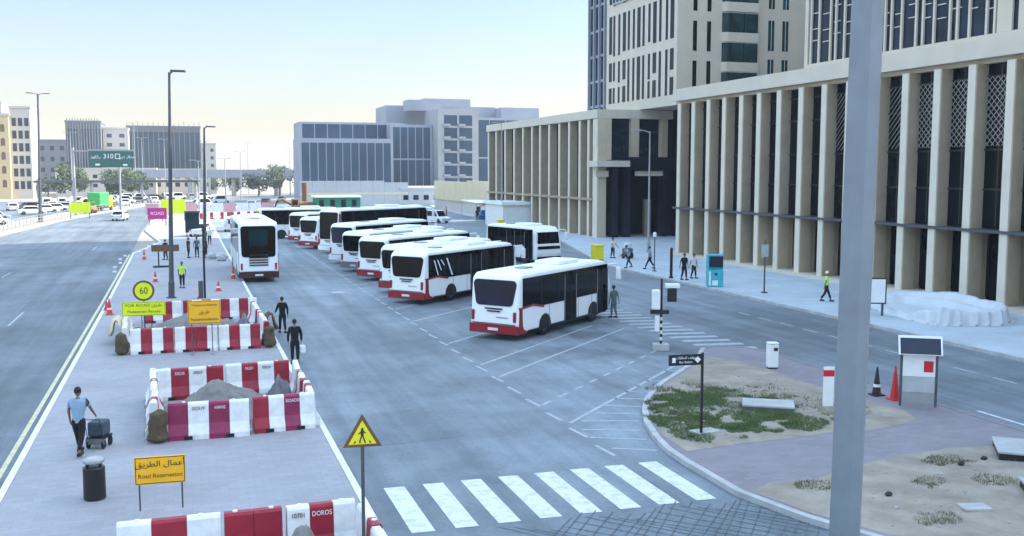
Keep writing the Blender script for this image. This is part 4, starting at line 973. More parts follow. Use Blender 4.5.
# orange signs
def plate(pn_poly): pass
def road_sign(name, label, loc_, rz, w_, z0, z1, m, legs, foot=False):
    t = thing(name, label, 'sign', loc_, rz)
    pn = MB().span(-w_/2, w_/2, -.015, .015, z0, z1).build('sign_panel', m, t, bevel=.012)
    fr = MB(); 
    for (a, b_, c, d) in ((-w_/2+.02, w_/2-.02, z0+.02, z0+.035), (-w_/2+.02, w_/2-.02, z1-.035, z1-.02), (-w_/2+.02, -w_/2+.035, z0+.035, z1-.035), (w_/2-.035, w_/2-.02, z0+.035, z1-.035)): fr.span(a, b_, -.019, -.0155, c, d)
    fr.build('sign_border', 'ink', pn)
    for x in legs:
        MB().tube([(x, .035, 0), (x, .035, z1-.05)], .018, 6).build('leg', 'post_grey', t)
        if foot: MB().span(x-.04, x+.04, -.35, .4, 0, .06).build('foot', 'post_light', t)
    return t, pn
t, pn = road_sign('road_sign', 'orange works sign with black arabic and english lettering standing near the black bin', (-.65, 22.55, .12), R(-3), 1.06, .58, 1.2, 'orange', (-.44, .44), False)
lettering(arabic('أعمال الطريق'), .17, (0, -.02, 1.03), (R(90), 0, 0), 'ink', pn, squash=1.15)
lettering('Road Reservation', .135, (0, -.02, .77), (R(90), 0, 0), 'ink_brown', pn, squash=.95)
t, pn = road_sign('road_sign', 'orange sign with three lines of lettering in front of the far barrier pen', (.68, 41.75, .12), R(-4), 1.27, 1.22, 2.16, 'orange', (-.5, .28), True)
lettering('Temporary Sidewalk', .12, (0, -.02, 1.98), (R(90), 0, 0), 'ink_brown', pn)
lettering(arabic('طريق'), .2, (0, -.02, 1.7), (R(90), 0, 0), 'ink_brown', pn)
lettering('Accommodation', .16, (0, -.02, 1.40), (R(90), 0, 0), 'ink', pn)
t, pn = road_sign('road_sign', 'wide fluorescent yellow sign with green lettering above the far barrier pen', (-1.76, 46.0, .12), R(-4), 1.8, 1.06, 1.68, 'lime', (-.1, .3), False)
lettering('FOR ROAD '+arabic('طريق'), .17, (0, -.02, 1.52), (R(90), 0, 0), 'ink_brown', pn, squash=1.2)
lettering('Pedestrian Access', .17, (0, -.02, 1.25), (R(90), 0, 0), 'ink_brown', pn, squash=1.1)
t = thing('speed_limit_sign', 'round yellow sixty sign with a dark rim above the fluorescent sign', 'sign', (-1.75, 46.08, .12))
MB().tube([(0, .05, 0), (0, .05, 2.2)], .03, 6).build('pole', 'post_grey', t)
pn = MB().tube([(0, -.01, 2.15), (0, .02, 2.15)], .45, 28).build('rim', 'wood', t)
fc = MB().tube([(0, -.018, 2.15), (0, -.0105, 2.15)], .36, 28).build('sign_face', 'lime', pn)
lettering('60', .42, (0, -.026, 2.14), (R(90), 0, 0), 'ink_brown', pn, squash=.85)
# highway sign
t = thing('highway_sign', 'green overhead highway sign with white lettering on grey posts', 'highway sign', (-11.2, 181, 0))
pn = MB().span(-3.5, 3.5, -.08, .08, 7.95, 10.65).build('sign_panel', 'green_sign', t)
MB().span(-3.55, 3.55, .1, .3, 10.75, 10.95).span(-6.0, 3.6, .1, .3, 10.55, 10.74).build('beam', 'post_light', t)
MB().lathe([(.28, 0), (.2, 11.2)], (-5.9, .3, 0), 10).build('post', 'post_light', t)
MB().lathe([(.2, 0), (.16, 10.7)], (1.2, .4, 0), 10).build('post', 'post_light', t)
lettering('310', 1.1, (-.45, -.09, 9.75), (R(90), 0, 0), 'white', pn, depth=.01)
bx = MB(); 
for (a, b_, c, d) in ((.6, 1.4, 9.35, 9.45), (.6, 1.4, 10.1, 10.2), (.6, .72, 9.45, 10.1), (1.28, 1.4, 9.45, 10.1)): bx.span(a, b_, -.1, -.08, c, d)
bx.span(-3.2, -1.6, -.1, -.081, 9.45, 9.52); bx.build('route_box', 'white', pn)
lettering(arabic('مطار دبي'), .7, (2.4, -.09, 9.7), (R(90), 0, 0), 'white', pn, depth=.01)
lettering(arabic('الشارقة') if 'ش' in AR and False else arabic('دبي'), .7, (-2.5, -.09, 9.9), (R(90), 0, 0), 'white', pn, depth=.01)
MB().span(-2.5, -1.8, -.1, -.08, 8.25, 8.55).span(1.8, 2.5, -.1, -.08, 8.2, 8.5).build('arrow', 'white', pn)
# far boards
def board(label, loc_, w_, z0, z1, m, cat='board', name='advert_board', rz=0, group=None):
    t = thing(name, label, cat, loc_, rz, group)
    pn = MB().span(-w_/2, w_/2, -.05, .05, z0, z1).build('panel', m, t, bevel=.02)
    for s in (-1, 1): MB().span(s*(w_/2-.15)-.05, s*(w_/2-.15)+.05, .06, .16, 0, z1-.05).build('leg', 'post_grey', t)
    return t, pn
t, pn = board('magenta board with white scribbled lettering at the far end of the median', (-3.3, 141, .1), 2.4, .9, 2.4, 'magenta')
lettering('ROAD', .6, (0, -.06, 1.65), (R(90), 0, 0), 'white', pn)
t, pn = board('bright yellow curved board behind the magenta board', (-1.4, 155, .1), 3.4, 1.1, 3.1, 'lime')
t, pn = board('lime green board on the verge below the highway sign', (-15.2, 168, 0), 3.0, .9, 2.5, 'lime')
t, pn = board('grey blue notice board standing on the median', (.9, 116, .12), 1.5, .5, 2.7, 'glass_teal')
MB().span(-.85, .85, -.06, .04, 2.71, 2.85).build('frame', 'black', t)
t, pn = board('blank white board in a dark frame between plaza and road by the thick post', (33.2, 42.0, .13), 1.0, .62, 1.95, 'bronze', name='blank_board', rz=R(-25))
MB().span(-.43, .43, -.062, -.051, .69, 1.88).build('white_sheet', 'white', pn)

# ------------------------------------------------------------------ barriers
BM = {}
def barrier_unit(L, pattern, seedv):
    """jersey shaped plastic barrier, length L along X; colour stripes by face"""
    key = (round(L, 2), pattern, seedv % 3)
    if key in BM: return BM[key]
    rg = random.Random(seedv); mb = MB(); h = 1.0; n = len(pattern); sw = L/n
    prof = [(-.25, 0), (-.25, .14), (-.13, .42), (-.10, h-.05), (-.07, h), (.07, h), (.10, h-.05), (.13, .42), (.25, .14), (.25, 0)]
    for k, c in enumerate(pattern):
        x0 = -L/2+k*sw+.004; x1 = x0+sw-.008
        if k == 0: x0 += .02
        if k == n-1: x1 -= .02
        mb.prism(prof, x0, x1, 'x', {'w': 0, 'r': 1, 'v': 2}[c])
    # fork slots and filler caps
    for x in (-L*.25, L*.25): mb.box((x, 0, .06), (.22, .54, .1), 3)
    for x in (-L*.3, L*.3): mb.lathe([(.05, 1.0), (.05, 1.025)], (x, 0, 0), 8, 0)
    me = mb.build('t', ['plastic_white', 'plastic_red', 'plastic_wine', 'black']); d = me.data; bpy.data.objects.remove(me); BM[key] = d
    return d
def barrier(label, loc_, rz, L, pattern, seedv=0, text=None, group='red and white plastic barriers'):
    t = thing('plastic_barrier', label, 'barrier', (loc_[0]+rnd.uniform(-.015, .015), loc_[1]+rnd.uniform(-.05, .05), loc_[2]), rz+rnd.uniform(-.03, .03), group)
    d = barrier_unit(L, pattern, seedv); o = bpy.data.objects.new('barrier_shell', d); COL.objects.link(o); o.parent = t
    for (sx, tx, colr) in (text or []):
        lettering(tx, .13, (sx, -.135, .84), (R(84), 0, 0), colr, t, 'stencil', squash=.85)
    return t
place = ['leftmost', 'second from the left', 'third from the left', 'rightmost']
# far pen (enclosure 1)
for k in range(3):
    barrier('%s barrier of the front row of the far pen' % ['left', 'middle', 'right'][k], (-1.36+k*1.72, 42.6-.05*k, .12), R(-1), 1.69, ['wrwr', 'wrrw', 'wrwr'][k] if k != 1 else 'wrrw', k)
for k in range(3): barrier('%s barrier of the back row of the far pen' % ['left', 'middle', 'right'][k], (-1.1+k*1.8, 51.2+.1*k, .12), R(2), 1.78, 'rwrw', k)
for k in range(4): barrier('%s barrier on the right flank of the far pen' % ['nearest', 'second', 'third', 'farthest'][k], (3.2-.03*k, 43.9+1.9*k, .12), R(91), 1.86, 'wwrw' if k % 2 else 'rwww', k)
for k in range(4): barrier('%s barrier on the left flank of the far pen' % ['nearest', 'second', 'third', 'farthest'][k], (-2.45-.08*k, 44.0+1.9*k, .12), R(90), 1.86, 'wwww', k)
# middle pen
tx = [(-.35, '055219', 'ink'), (.32, '-HWM', 'white')]
barrier('left barrier of the front row of the middle pen with stencilled digits', (.50, 28.55, .12), R(-1.5), 2.2, 'vwvw', 1, [(-.28, '052519', 'ink'), (.3, 'HANS', 'white')])
barrier('right barrier of the front row of the middle pen with a worn red face', (2.55, 28.72, .12), R(4), 1.75, 'rwvw', 2, [(.25, 'ROAD05', 'white')])
barrier('left barrier of the back row of the middle pen', (.0, 33.7, .12), R(2), 2.2, 'wrwr', 0, [(-.28, 'DSOIS', 'white'), (.28, '09010', 'ink')])
barrier('right barrier of the back row of the middle pen', (2.2, 33.85, .12), R(4), 2.1, 'wrwr', 0, [(-.28, '06201', 'white'), (.28, '0501K', 'ink')])
for k in range(3): barrier('%s barrier on the left flank of the middle pen' % ['near', 'middle', 'far'][k], (-.95-.06*k, 29.6+1.75*k, .12), R(91), 1.7, ['wrww', 'wwwr', 'wwww'][k], k)
for k in range(3): barrier('%s barrier on the right flank of the middle pen' % ['near', 'middle', 'far'][k], (3.38, 29.7+1.7*k, .12), R(88), 1.66, ['wwrw', 'rwwr', 'wwww'][k], k)
# near pen
barrier('left barrier of the nearest pen at the bottom edge', (-.42, 18.95, .12), R(-1), 1.85, 'wrw', 1)
barrier('middle barrier of the nearest pen with a dark gap after its red face', (1.08, 18.95, .12), R(0), 1.1, 'rr', 1)
barrier('right barrier of the nearest pen with faint stencilled digits', (2.33, 18.95, .12), R(2), 1.35, 'wrw', 2, [(-.45, '10701', 'ink'), (0.0, 'DOROS', 'white')])
for k in range(2): barrier('%s barrier on the right flank of the nearest pen' % ['far', 'near'][k], (3.12+.05*k, 18.1-1.35*k, .12), R(94), 1.3, 'rww', k)
# sand piles, tarps, debris inside the pens
def mound(name, label, cx, cy, rx, ry, h, m, seedv, cat, rough=.25):
    mb = MB(); n = 60; vs_ = []; fs = []
    for i in range(n+1):
        for j in range(n+1):
            u = i/n*2-1; v = j/n*2-1; r = math.hypot(u, v); q_ = max(0, 1-r)
            hh = h*(q_*q_*(3-2*q_))*(1+rough*noise.noise(Vector((u*2.5, v*2.5, seedv)))*2)+(.07*noise.noise(Vector((u*9, v*9, seedv)))+.05*noise.noise(Vector((u*21, v*21, seedv))))*min(1, q_*5)
            vs_.append((cx+u*rx, cy+v*ry, .125+max(-.01, hh) if r < 1 else .115))
    for i in range(n):
        for j in range(n): a = i*(n+1)+j; fs.append((a, a+n+1, a+n+2, a+1))
    mb.add(vs_, fs); return tag(mb.build(name, m, smooth=True), label, cat)
mound('sand_pile', 'grey sand pile filling the left of the middle pen', 1.0, 31.2, 2.2, 2.3, .95, 'sandpile', 1, 'sand pile')
mound('sand_pile', 'grey sand pile heaped in the far pen', .3, 47.2, 3.0, 3.6, .9, 'sandpile', 4, 'sand pile')
mound('sand_pile', 'grey heap under a cover in the nearest pen at the bottom edge', 2.0, 17.5, 1.3, 1.2, .95, 'sandpile', 9, 'sand pile')
mound('dark_tarpaulin', 'crumpled dark tarpaulin in the right corner of the middle pen', 2.7, 31.5, .8, 1.5, .75, 'tarp_dark', 6, 'tarpaulin', .5)
mound('dark_tarpaulin', 'crumpled dark tarpaulin at the right of the far pen', 2.6, 46.5, .8, 2.0, .7, 'tarp_dark', 7, 'tarpaulin', .5)
s_ = thing('rubble_box', 'brown wooden box of rubble inside the left end of the far pen', 'crate', (-2.0, 45.3, .12), R(5))
MB().span(-.4, .4, -.4, .4, 0, .5).build('crate_body', 'wood', s_, bevel=.02); MB().ell((0, 0, .5), (.36, .36, .16), 0, 10, 6, .3).build('rubble', 'sandpile', s_)
# sandbags: tall slumped sacks leaning on the pen corners
def sandbag(label, x, y, z, rz, r_, h_, sd):
    vs_ = []; nu, nv = 22, 16
    for j in range(nv+1):
        v = j/nv; zz = h_*v; prof = (1.0-.18*v+.10*math.sin(v*9+sd))*(1 if .08 < v < .9 else (.75 if v <= .08 else .55)) if 0 < j < nv else .05
        for i in range(nu):
            a = 2*math.pi*i/nu; q_ = Vector((math.cos(a)*1.2, math.sin(a)*1.2, v*3+sd))
            k_ = prof*(1+.28*noise.noise(q_)+.10*noise.noise(q_*3.1)); vs_.append((math.cos(a)*r_*k_+.12*v*math.sin(sd), math.sin(a)*r_*.75*k_, zz+.03*noise.noise(q_*2)*(0 < j)))
    fs = [(j*nu+i, j*nu+(i+1) % nu, (j+1)*nu+(i+1) % nu, (j+1)*nu+i) for j in range(nv) for i in range(nu)]
    o = MB().add(vs_, fs).build('sandbag', 'sandbag', smooth=True); o.location = (x, y, z); o.rotation_euler = (0, 0, rz)
    return tag(o, label, 'sandbag', 'brown sandbags holding the barriers')
for c_, (nm, x, y) in enumerate((('left front corner of the middle pen', -.88, 28.3), ('left front corner of the far pen', -2.5, 42.45), ('right front corner of the far pen', 3.3, 42.45))):
    sandbag('tall brown sack at the %s' % nm, x, y, .12, R(20*c_), .27, .92, c_*2.3+1)
    sandbag('lower brown sack at the %s' % nm, x-.05, y+.42, .12, R(50+30*c_), .27, .62, c_*3.1+2)
# brown cloth on barriers of far pen
def drape(label, x, y, rz, m, w_=.9, name='cloth_cover'):
    mb = MB(); n = 12; prof = [(-.3, .35), (-.18, .7), (-.12, 1.0), (0, 1.1), (.12, 1.0), (.18, .7), (.28, .4)]; vs_ = []; fs = []
    for i in range(n+1):
        for j, (a, z) in enumerate(prof):
            u = -w_/2+w_*i/n; k_ = .05*math.sin(i*1.9+j)+.03*math.sin(i*4.1)
            vs_.append((u, a*(1+.3*math.sin(i*1.3))+k_*.6, z+k_))
    for i in range(n):
        for j in range(len(prof)-1): a = i*len(prof)+j; fs.append((a, a+1, a+len(prof)+1, a+len(prof)))
    o = mb.add(vs_, fs).build(name, m, smooth=True); o.location = (x, y, .12); o.rotation_euler = (0, 0, rz)
    sm = o.modifiers.new('thick', 'SOLIDIFY'); sm.thickness = .015
    return tag(o, label, 'cloth')
drape('tan cloth draped over the left flank of the far pen', -2.85, 45.6, R(90), 'cream_panel', 1.6)
drape('brown cloth draped over the right flank of the far pen', 3.5, 45.2, R(90), 'wood', .7)

# white tarpaulin heap by the building
def tarp_heap():
    # closed loop round the covered materials: front wall, right end, back along the building, low left flap
    path = [(34.4, 42.8, .25), (34.1, 40.8, .4), (33.9, 39.2, .85), (34.1, 38.4, 1.3), (34.9, 38.1, 1.05), (36, 37.8, 1.1), (36.9, 37.6, 1.15), (38.2, 38.5, 1.05), (39.3, 39.9, 1.1), (39.5, 42.0, 1.05), (39.1, 44, 1.15), (38, 46.2, 1.0), (36.8, 46.6, .6), (35.4, 45.0, .35)]
    cx, cy = 36.8, 41.5; n = 220; L_ = len(path); rings = 16; vs_ = []
    for i in range(n):
        t = i/n*L_; k = int(t) % L_; f_ = t-int(t); a = path[k]; b_ = path[(k+1) % L_]
        px = a[0]*(1-f_)+b_[0]*f_; py = a[1]*(1-f_)+b_[1]*f_; hh = .72*(a[2]*(1-f_)+b_[2]*f_)
        d = Vector((px-cx, py-cy)).normalized()
        for j in range(rings+1):
            v = j/rings
            if v < .12: off, z = .35*(1-v/.12), hh*.03*v/.12
            elif v < .55: q0 = (v-.12)/.43; off, z = .16*(1-q0)-.04+.10*(1-.6*q0)*math.sin(i*.62+2*noise.noise(Vector((i*.04, 0, 0)))), hh*q0*(1-.16*abs(math.sin(i*.105)))
            else: u = (v-.55)/.45; off, z = -.06-u*.9, hh*(1-.16*abs(math.sin(i*.105)))*(1-.8*u+.12*math.sin(u*9+i*.05))
            w_ = noise.noise(Vector((i*.33, v*1.3, 1)))+.6*noise.noise(Vector((i*.9, v*2, 5)))+.5*noise.noise(Vector((i*.11, v*6, 9)))
            off += .05*w_*min(1, v*5); z += .035*w_*(1 if v > .3 else 0)+.05*noise.noise(Vector((i*.15, 3, 3)))*(v > .5)
            vs_.append((px+d.x*off, py+d.y*off, .14+max(0, z)))
    m_ = rings+1; fs = [(i*m_+j, ((i+1) % n)*m_+j, ((i+1) % n)*m_+j+1, i*m_+j+1) for i in range(n) for j in range(rings)]
    vs_.append((cx, cy, .2)); c0 = len(vs_)-1
    fs += [(i*m_+rings, ((i+1) % n)*m_+rings, c0) for i in range(n)]
    return tag(MB().add(vs_, fs).build('white_tarpaulin', 'tarp', smooth=True), 'large white tarpaulin draped over materials at the foot of the colonnade', 'tarpaulin')
tarp_heap()

# cones
def cone(label, loc_, h=.75, m='cone_red', bands=True, tip=0):
    t = thing('traffic_cone', label, 'traffic cone', loc_, 0, 'traffic cones')
    MB().span(-.2, .2, -.2, .2, 0, .04).build('base', 'black' if m == 'black' else m, t, bevel=.01)
    MB().lathe([(.15, .04), (.025, h)], (0, 0, 0), 14).build('cone_shell', m, t)
    if bands: MB().lathe([(.118, .04+h*.26), (.088, .04+h*.46)], (0, 0, 0), 14).build('band', 'plastic_white', t)
    if bands and h > .85: MB().lathe([(.072, .04+h*.58), (.055, .04+h*.7)], (0, 0, 0), 14).build('band', 'truck_orange', t)
    return t
cone('black cone with white and orange bands on the island edge', (21.5, 27.0, .12), .95, 'black')
cone('tall plain red cone next to the information stand', (21.65, 26.3, .12), 1.1, 'red', False)
cone('red cone with a white band on the highway kerb left of the far pen', (-3.75, 54.7, .12), .85)
cone('red and white cone at the corner of the median beyond the far pen', (-3.2, 88, .12), .85)
cone('cone on the yard edge right of the slim dark post', (3.1, 70.5, .12), .8)
cone('red cone lying near the slim dark post on the median', (1.9, 63.5, .12), .6)
cone('red cone peeking above the back row of the far pen', (.6, 54.5, .12), .8)
cone('small red cone behind the tall lamp post', (-1.9, 70.0, .12), .7)
cone('pink red cone left of the highway kerb by the far corner', (-4.0, 56.5, .12), .5, 'cone_red', False)
for k in range(9):
    o = MB().box((0, 0, .08), (.25, .25, .16)).build('rubble_block', 'plastic_white', bevel=.03); o.location = (-4.9+.25*k*(k > 4)-.2*(k % 2), 78+k*3.6, .01)
    tag(o, 'small pale block on the highway beside the median corner', 'block', 'small pale blocks along the kerb')
# raised slabs
def slab(label, x, y, w_, d_, rz, h_=.22, frame='black', top='concrete', rx=0):
    t = thing('manhole_slab', label, 'slab', (x, y, .14), rz)
    MB().span(-w_/2, w_/2, -d_/2, d_/2, 0, h_-.03).build('frame', frame, t)
    MB().span(-w_/2-.03, w_/2+.03, -d_/2-.03, d_/2+.03, h_-.029, h_+.03).build('cover', top, t, bevel=.01)
slab('pale concrete manhole cover raised in the grass patch', 17.05, 26.45, 1.5, .95, R(-32), .16, 'tarp_dark', 'concrete')
slab('large raised cover with a black edge at the right edge of the island', 20.9, 19.7, 2.2, 1.5, R(-38), .2, 'black', 'concrete')
slab('small raised cover with a black edge at the bottom right', 18.7, 17.2, 1.3, .9, R(-30), .2, 'black', 'concrete')
slab('small flat pale slab lying in the near sand', 16.2, 17.0, .55, .35, R(-15), .04, 'concrete', 'concrete')
slab('pale slab in the sand left of the direction sign foot', 13.75, 24.5, .7, .4, R(10), .04, 'concrete', 'concrete')
for k, (x, y) in enumerate([(19.2, 19.9), (18.3, 19.7), (13.1, 24.1), (17.2, 19.2), (15.0, 18.3)]):
    o = MB().ell((0, 0, .05), (.09, .07, .06), 0, 8, 6, .3).build('stone', 'black' if k != 3 else 'concrete'); o.location = (x, y, .14)
    tag(o, ['dark stone beside the large raised cover', 'dark stone in the sand left of the large cover', 'black stone at the foot of the direction sign', 'pale stone in the near sandy corner', 'dark stone near the kerb in the near sand'][k], 'stone')

# fences
f_ = thing('roadside_railing', 'grey metal railing along the far side of the highway', 'railing', (-21.5, 60, 0))
MBf = MB()
pts = [(-1.0+0, -20)]+[]
line = [(-23.2, 60), (-22.2, 100), (-21.7, 125), (-19.2, 158), (-14.8, 193), (-8, 225)]
def along(line, step):
    out = []
    for (a, b_) in zip(line[:-1], line[1:]):
        L_ = math.hypot(b_[0]-a[0], b_[1]-a[1]); n_ = max(1, int(L_/step))
        for k in range(n_): out.append((a[0]+(b_[0]-a[0])*k/n_, a[1]+(b_[1]-a[1])*k/n_))
    return out
fp = along(line, 2.0)
for (x, y) in fp: MB().tube([(x+21.5, y-60, 0), (x+21.5, y-60, 1.25)], .04, 5).build('post', 'post_light', f_)
rl = MB()
for z in (.35, .8, 1.2): rl.tube([(x+21.5, y-60, z) for x, y in line], .03, 5)
rl.build('rail', 'post_light', f_)
sheet('verge', [(-25.5, 40), (-20.4, 40), (-19.85, 125), (-17.15, 158), (-12.7, 193), (-3.2, 240), (-8, 246), (-17.5, 200), (-23, 158), (-24.6, 125)], .03, 'ground', 'sandy verge between highway and car park', 'verge', .05)
for k in range(14):
    x0 = 1.8+k*2.05; y0 = 158+2*math.sin(k)
    if 3 < x0: y0 = 160+k*.7
    barrier('%s barrier of the distant row across the yard end' % ['first', 'second', 'third', 'fourth', 'fifth', 'sixth', 'seventh', 'eighth', 'ninth', 'tenth', 'eleventh', 'twelfth', 'thirteenth', 'last'][k], (x0, y0, 0), R(8), 2.0, ('wrwr', 'rwrw')[k % 2], 0, group='distant barriers across the yard end')
# site fence panels far
f_ = thing('compound_fence', 'white and pink site fence closing the median far off', 'fence', (2, 178, 0))
for k in range(10): MB().span(-8+k*2.1, -6+k*2.1, -.04, .04, .1, 1.9).build('panel', 'plastic_white' if k % 3 else 'cloth_pink', f_)

# trees
def tree(label, loc_, h_, cr, m='leaf', n=520, group='far trees', seedv=1, name='tree'):
    rg = random.Random(seedv); t = thing(name, label, 'tree', loc_, 0, group)
    mb = MB().tube([(0, 0, -.2), (.1, .05, h_*.3), (-.05, .1, h_*.6)], [h_*.035, h_*.028, h_*.015], 7)
    for k in range(5):
        a = rg.random()*6.28; mb.tube([(.05, .05, h_*.35), (math.cos(a)*cr*.5, math.sin(a)*cr*.5, h_*.65)], [h_*.014, h_*.006], 5)
    mb.build('trunk', 'trunk', t)
    cl = [(rg.gauss(0, cr*.40), rg.gauss(0, cr*.40), h_*.62+rg.gauss(0, h_*.14), rg.uniform(.28, .5)*cr) for _ in range(14)]
    mb = MB()
    for _ in range(n):
        c = rg.choice(cl); d = Vector((rg.gauss(0, 1), rg.gauss(0, 1), rg.gauss(0, 1))).normalized()*c[3]*rg.uniform(.6, 1.05)
        p = Vector(c[:3])+d; s = rg.uniform(.16, .32)*cr*.34
        u = Vector((rg.gauss(0, 1), rg.gauss(0, 1), rg.gauss(0, 1))).normalized(); v = u.orthogonal().normalized()
        mb.add([p-u*s, p+v*s*.6, p+u*s, p-v*s*.6], [(0, 1, 2, 3)])
    mb.build('crown', m, t); return t
tree('round green tree left of the highway sign post', (-25.0, 262, 0), 8.0, 4.2, seedv=2, n=2600)
tree('broad green tree right of the sign below the slate block', (-15.0, 266, 0), 7.8, 4.4, seedv=3, n=2600)
tree('smaller green tree touching the broad tree under the sign', (-10.5, 270, 0), 6.6, 3.2, seedv=4, n=1700)
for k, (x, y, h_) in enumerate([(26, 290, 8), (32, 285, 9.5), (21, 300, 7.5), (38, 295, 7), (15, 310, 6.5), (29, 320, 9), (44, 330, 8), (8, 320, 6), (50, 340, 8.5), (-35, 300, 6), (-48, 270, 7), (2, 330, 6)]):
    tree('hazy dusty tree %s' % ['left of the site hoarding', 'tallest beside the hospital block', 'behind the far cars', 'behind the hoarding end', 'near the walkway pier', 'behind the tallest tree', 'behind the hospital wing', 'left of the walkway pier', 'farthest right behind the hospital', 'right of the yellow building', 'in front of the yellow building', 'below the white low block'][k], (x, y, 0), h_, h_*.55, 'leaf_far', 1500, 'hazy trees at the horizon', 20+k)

# plants in doorway bays
for k, i in enumerate((0, 1, 3, 4, 6, 8)):
    y = colY[i]-1.5
    t = thing('potted_plant', 'dark potted shrub in the %s bay between the stone piers' % ['first', 'second', 'fourth', 'fifth', 'seventh', 'ninth'][k], 'plant', (42.7, y, .33), 0, 'potted shrubs between the piers')
    MB().lathe([(.2, 0), (.28, .45)], (0, 0, 0), 10).build('pot', 'black', t)
    rg = random.Random(k); mb = MB()
    for _ in range(160):
        p = Vector((rg.gauss(0, .2), rg.gauss(0, .2), .8+rg.gauss(0, .25))); u = Vector((rg.gauss(0, 1), rg.gauss(0, 1), rg.gauss(0, 1))).normalized()*.1; v = u.orthogonal().normalized()*.05
        mb.add([p-u, p+v, p+u, p-v], [(0, 1, 2, 3)])
    mb.build('foliage', 'leaf', t)

# ------------------------------------------------------------------ people
def skin_mesh(name, verts, edges, radii, root, m, parent, sub=1, extra=None):
    bm = bmesh.new(); sk = bm.verts.layers.skin.verify(); vv = []
    for p, r in zip(verts, radii):
        v = bm.verts.new(p); v[sk].radius = (r[0], r[1]) if isinstance(r, tuple) else (r, r); vv.append(v)
    vv[root][sk].use_root = True
    for a, b_ in edges: bm.edges.new((vv[a], vv[b_]))
    me = bpy.data.meshes.new(name); bm.to_mesh(me); bm.free()
    o = bpy.data.objects.new('tmp', me); COL.objects.link(o)
    o.modifiers.new('s', 'SKIN').use_smooth_shade = True
    u = o.modifiers.new('u', 'SUBSURF'); u.levels = sub; u.render_levels = sub
    dg = bpy.context.evaluated_depsgraph_get(); me2 = bpy.data.meshes.new_from_object(o.evaluated_get(dg)); bpy.data.objects.remove(o)
    if extra:
        bm = bmesh.new(); bm.from_mesh(me2); em = bpy.data.meshes.new('e'); em.from_pydata(extra.v, [], extra.f); bm.from_mesh(em); bm.to_mesh(me2); bm.free()
    me2.materials.clear(); me2.materials.append(M[m])
    for p in me2.polygons: p.use_smooth = True; p.material_index = 0
    q_ = bpy.data.objects.new(name, me2); COL.objects.link(q_); q_.parent = parent; return q_
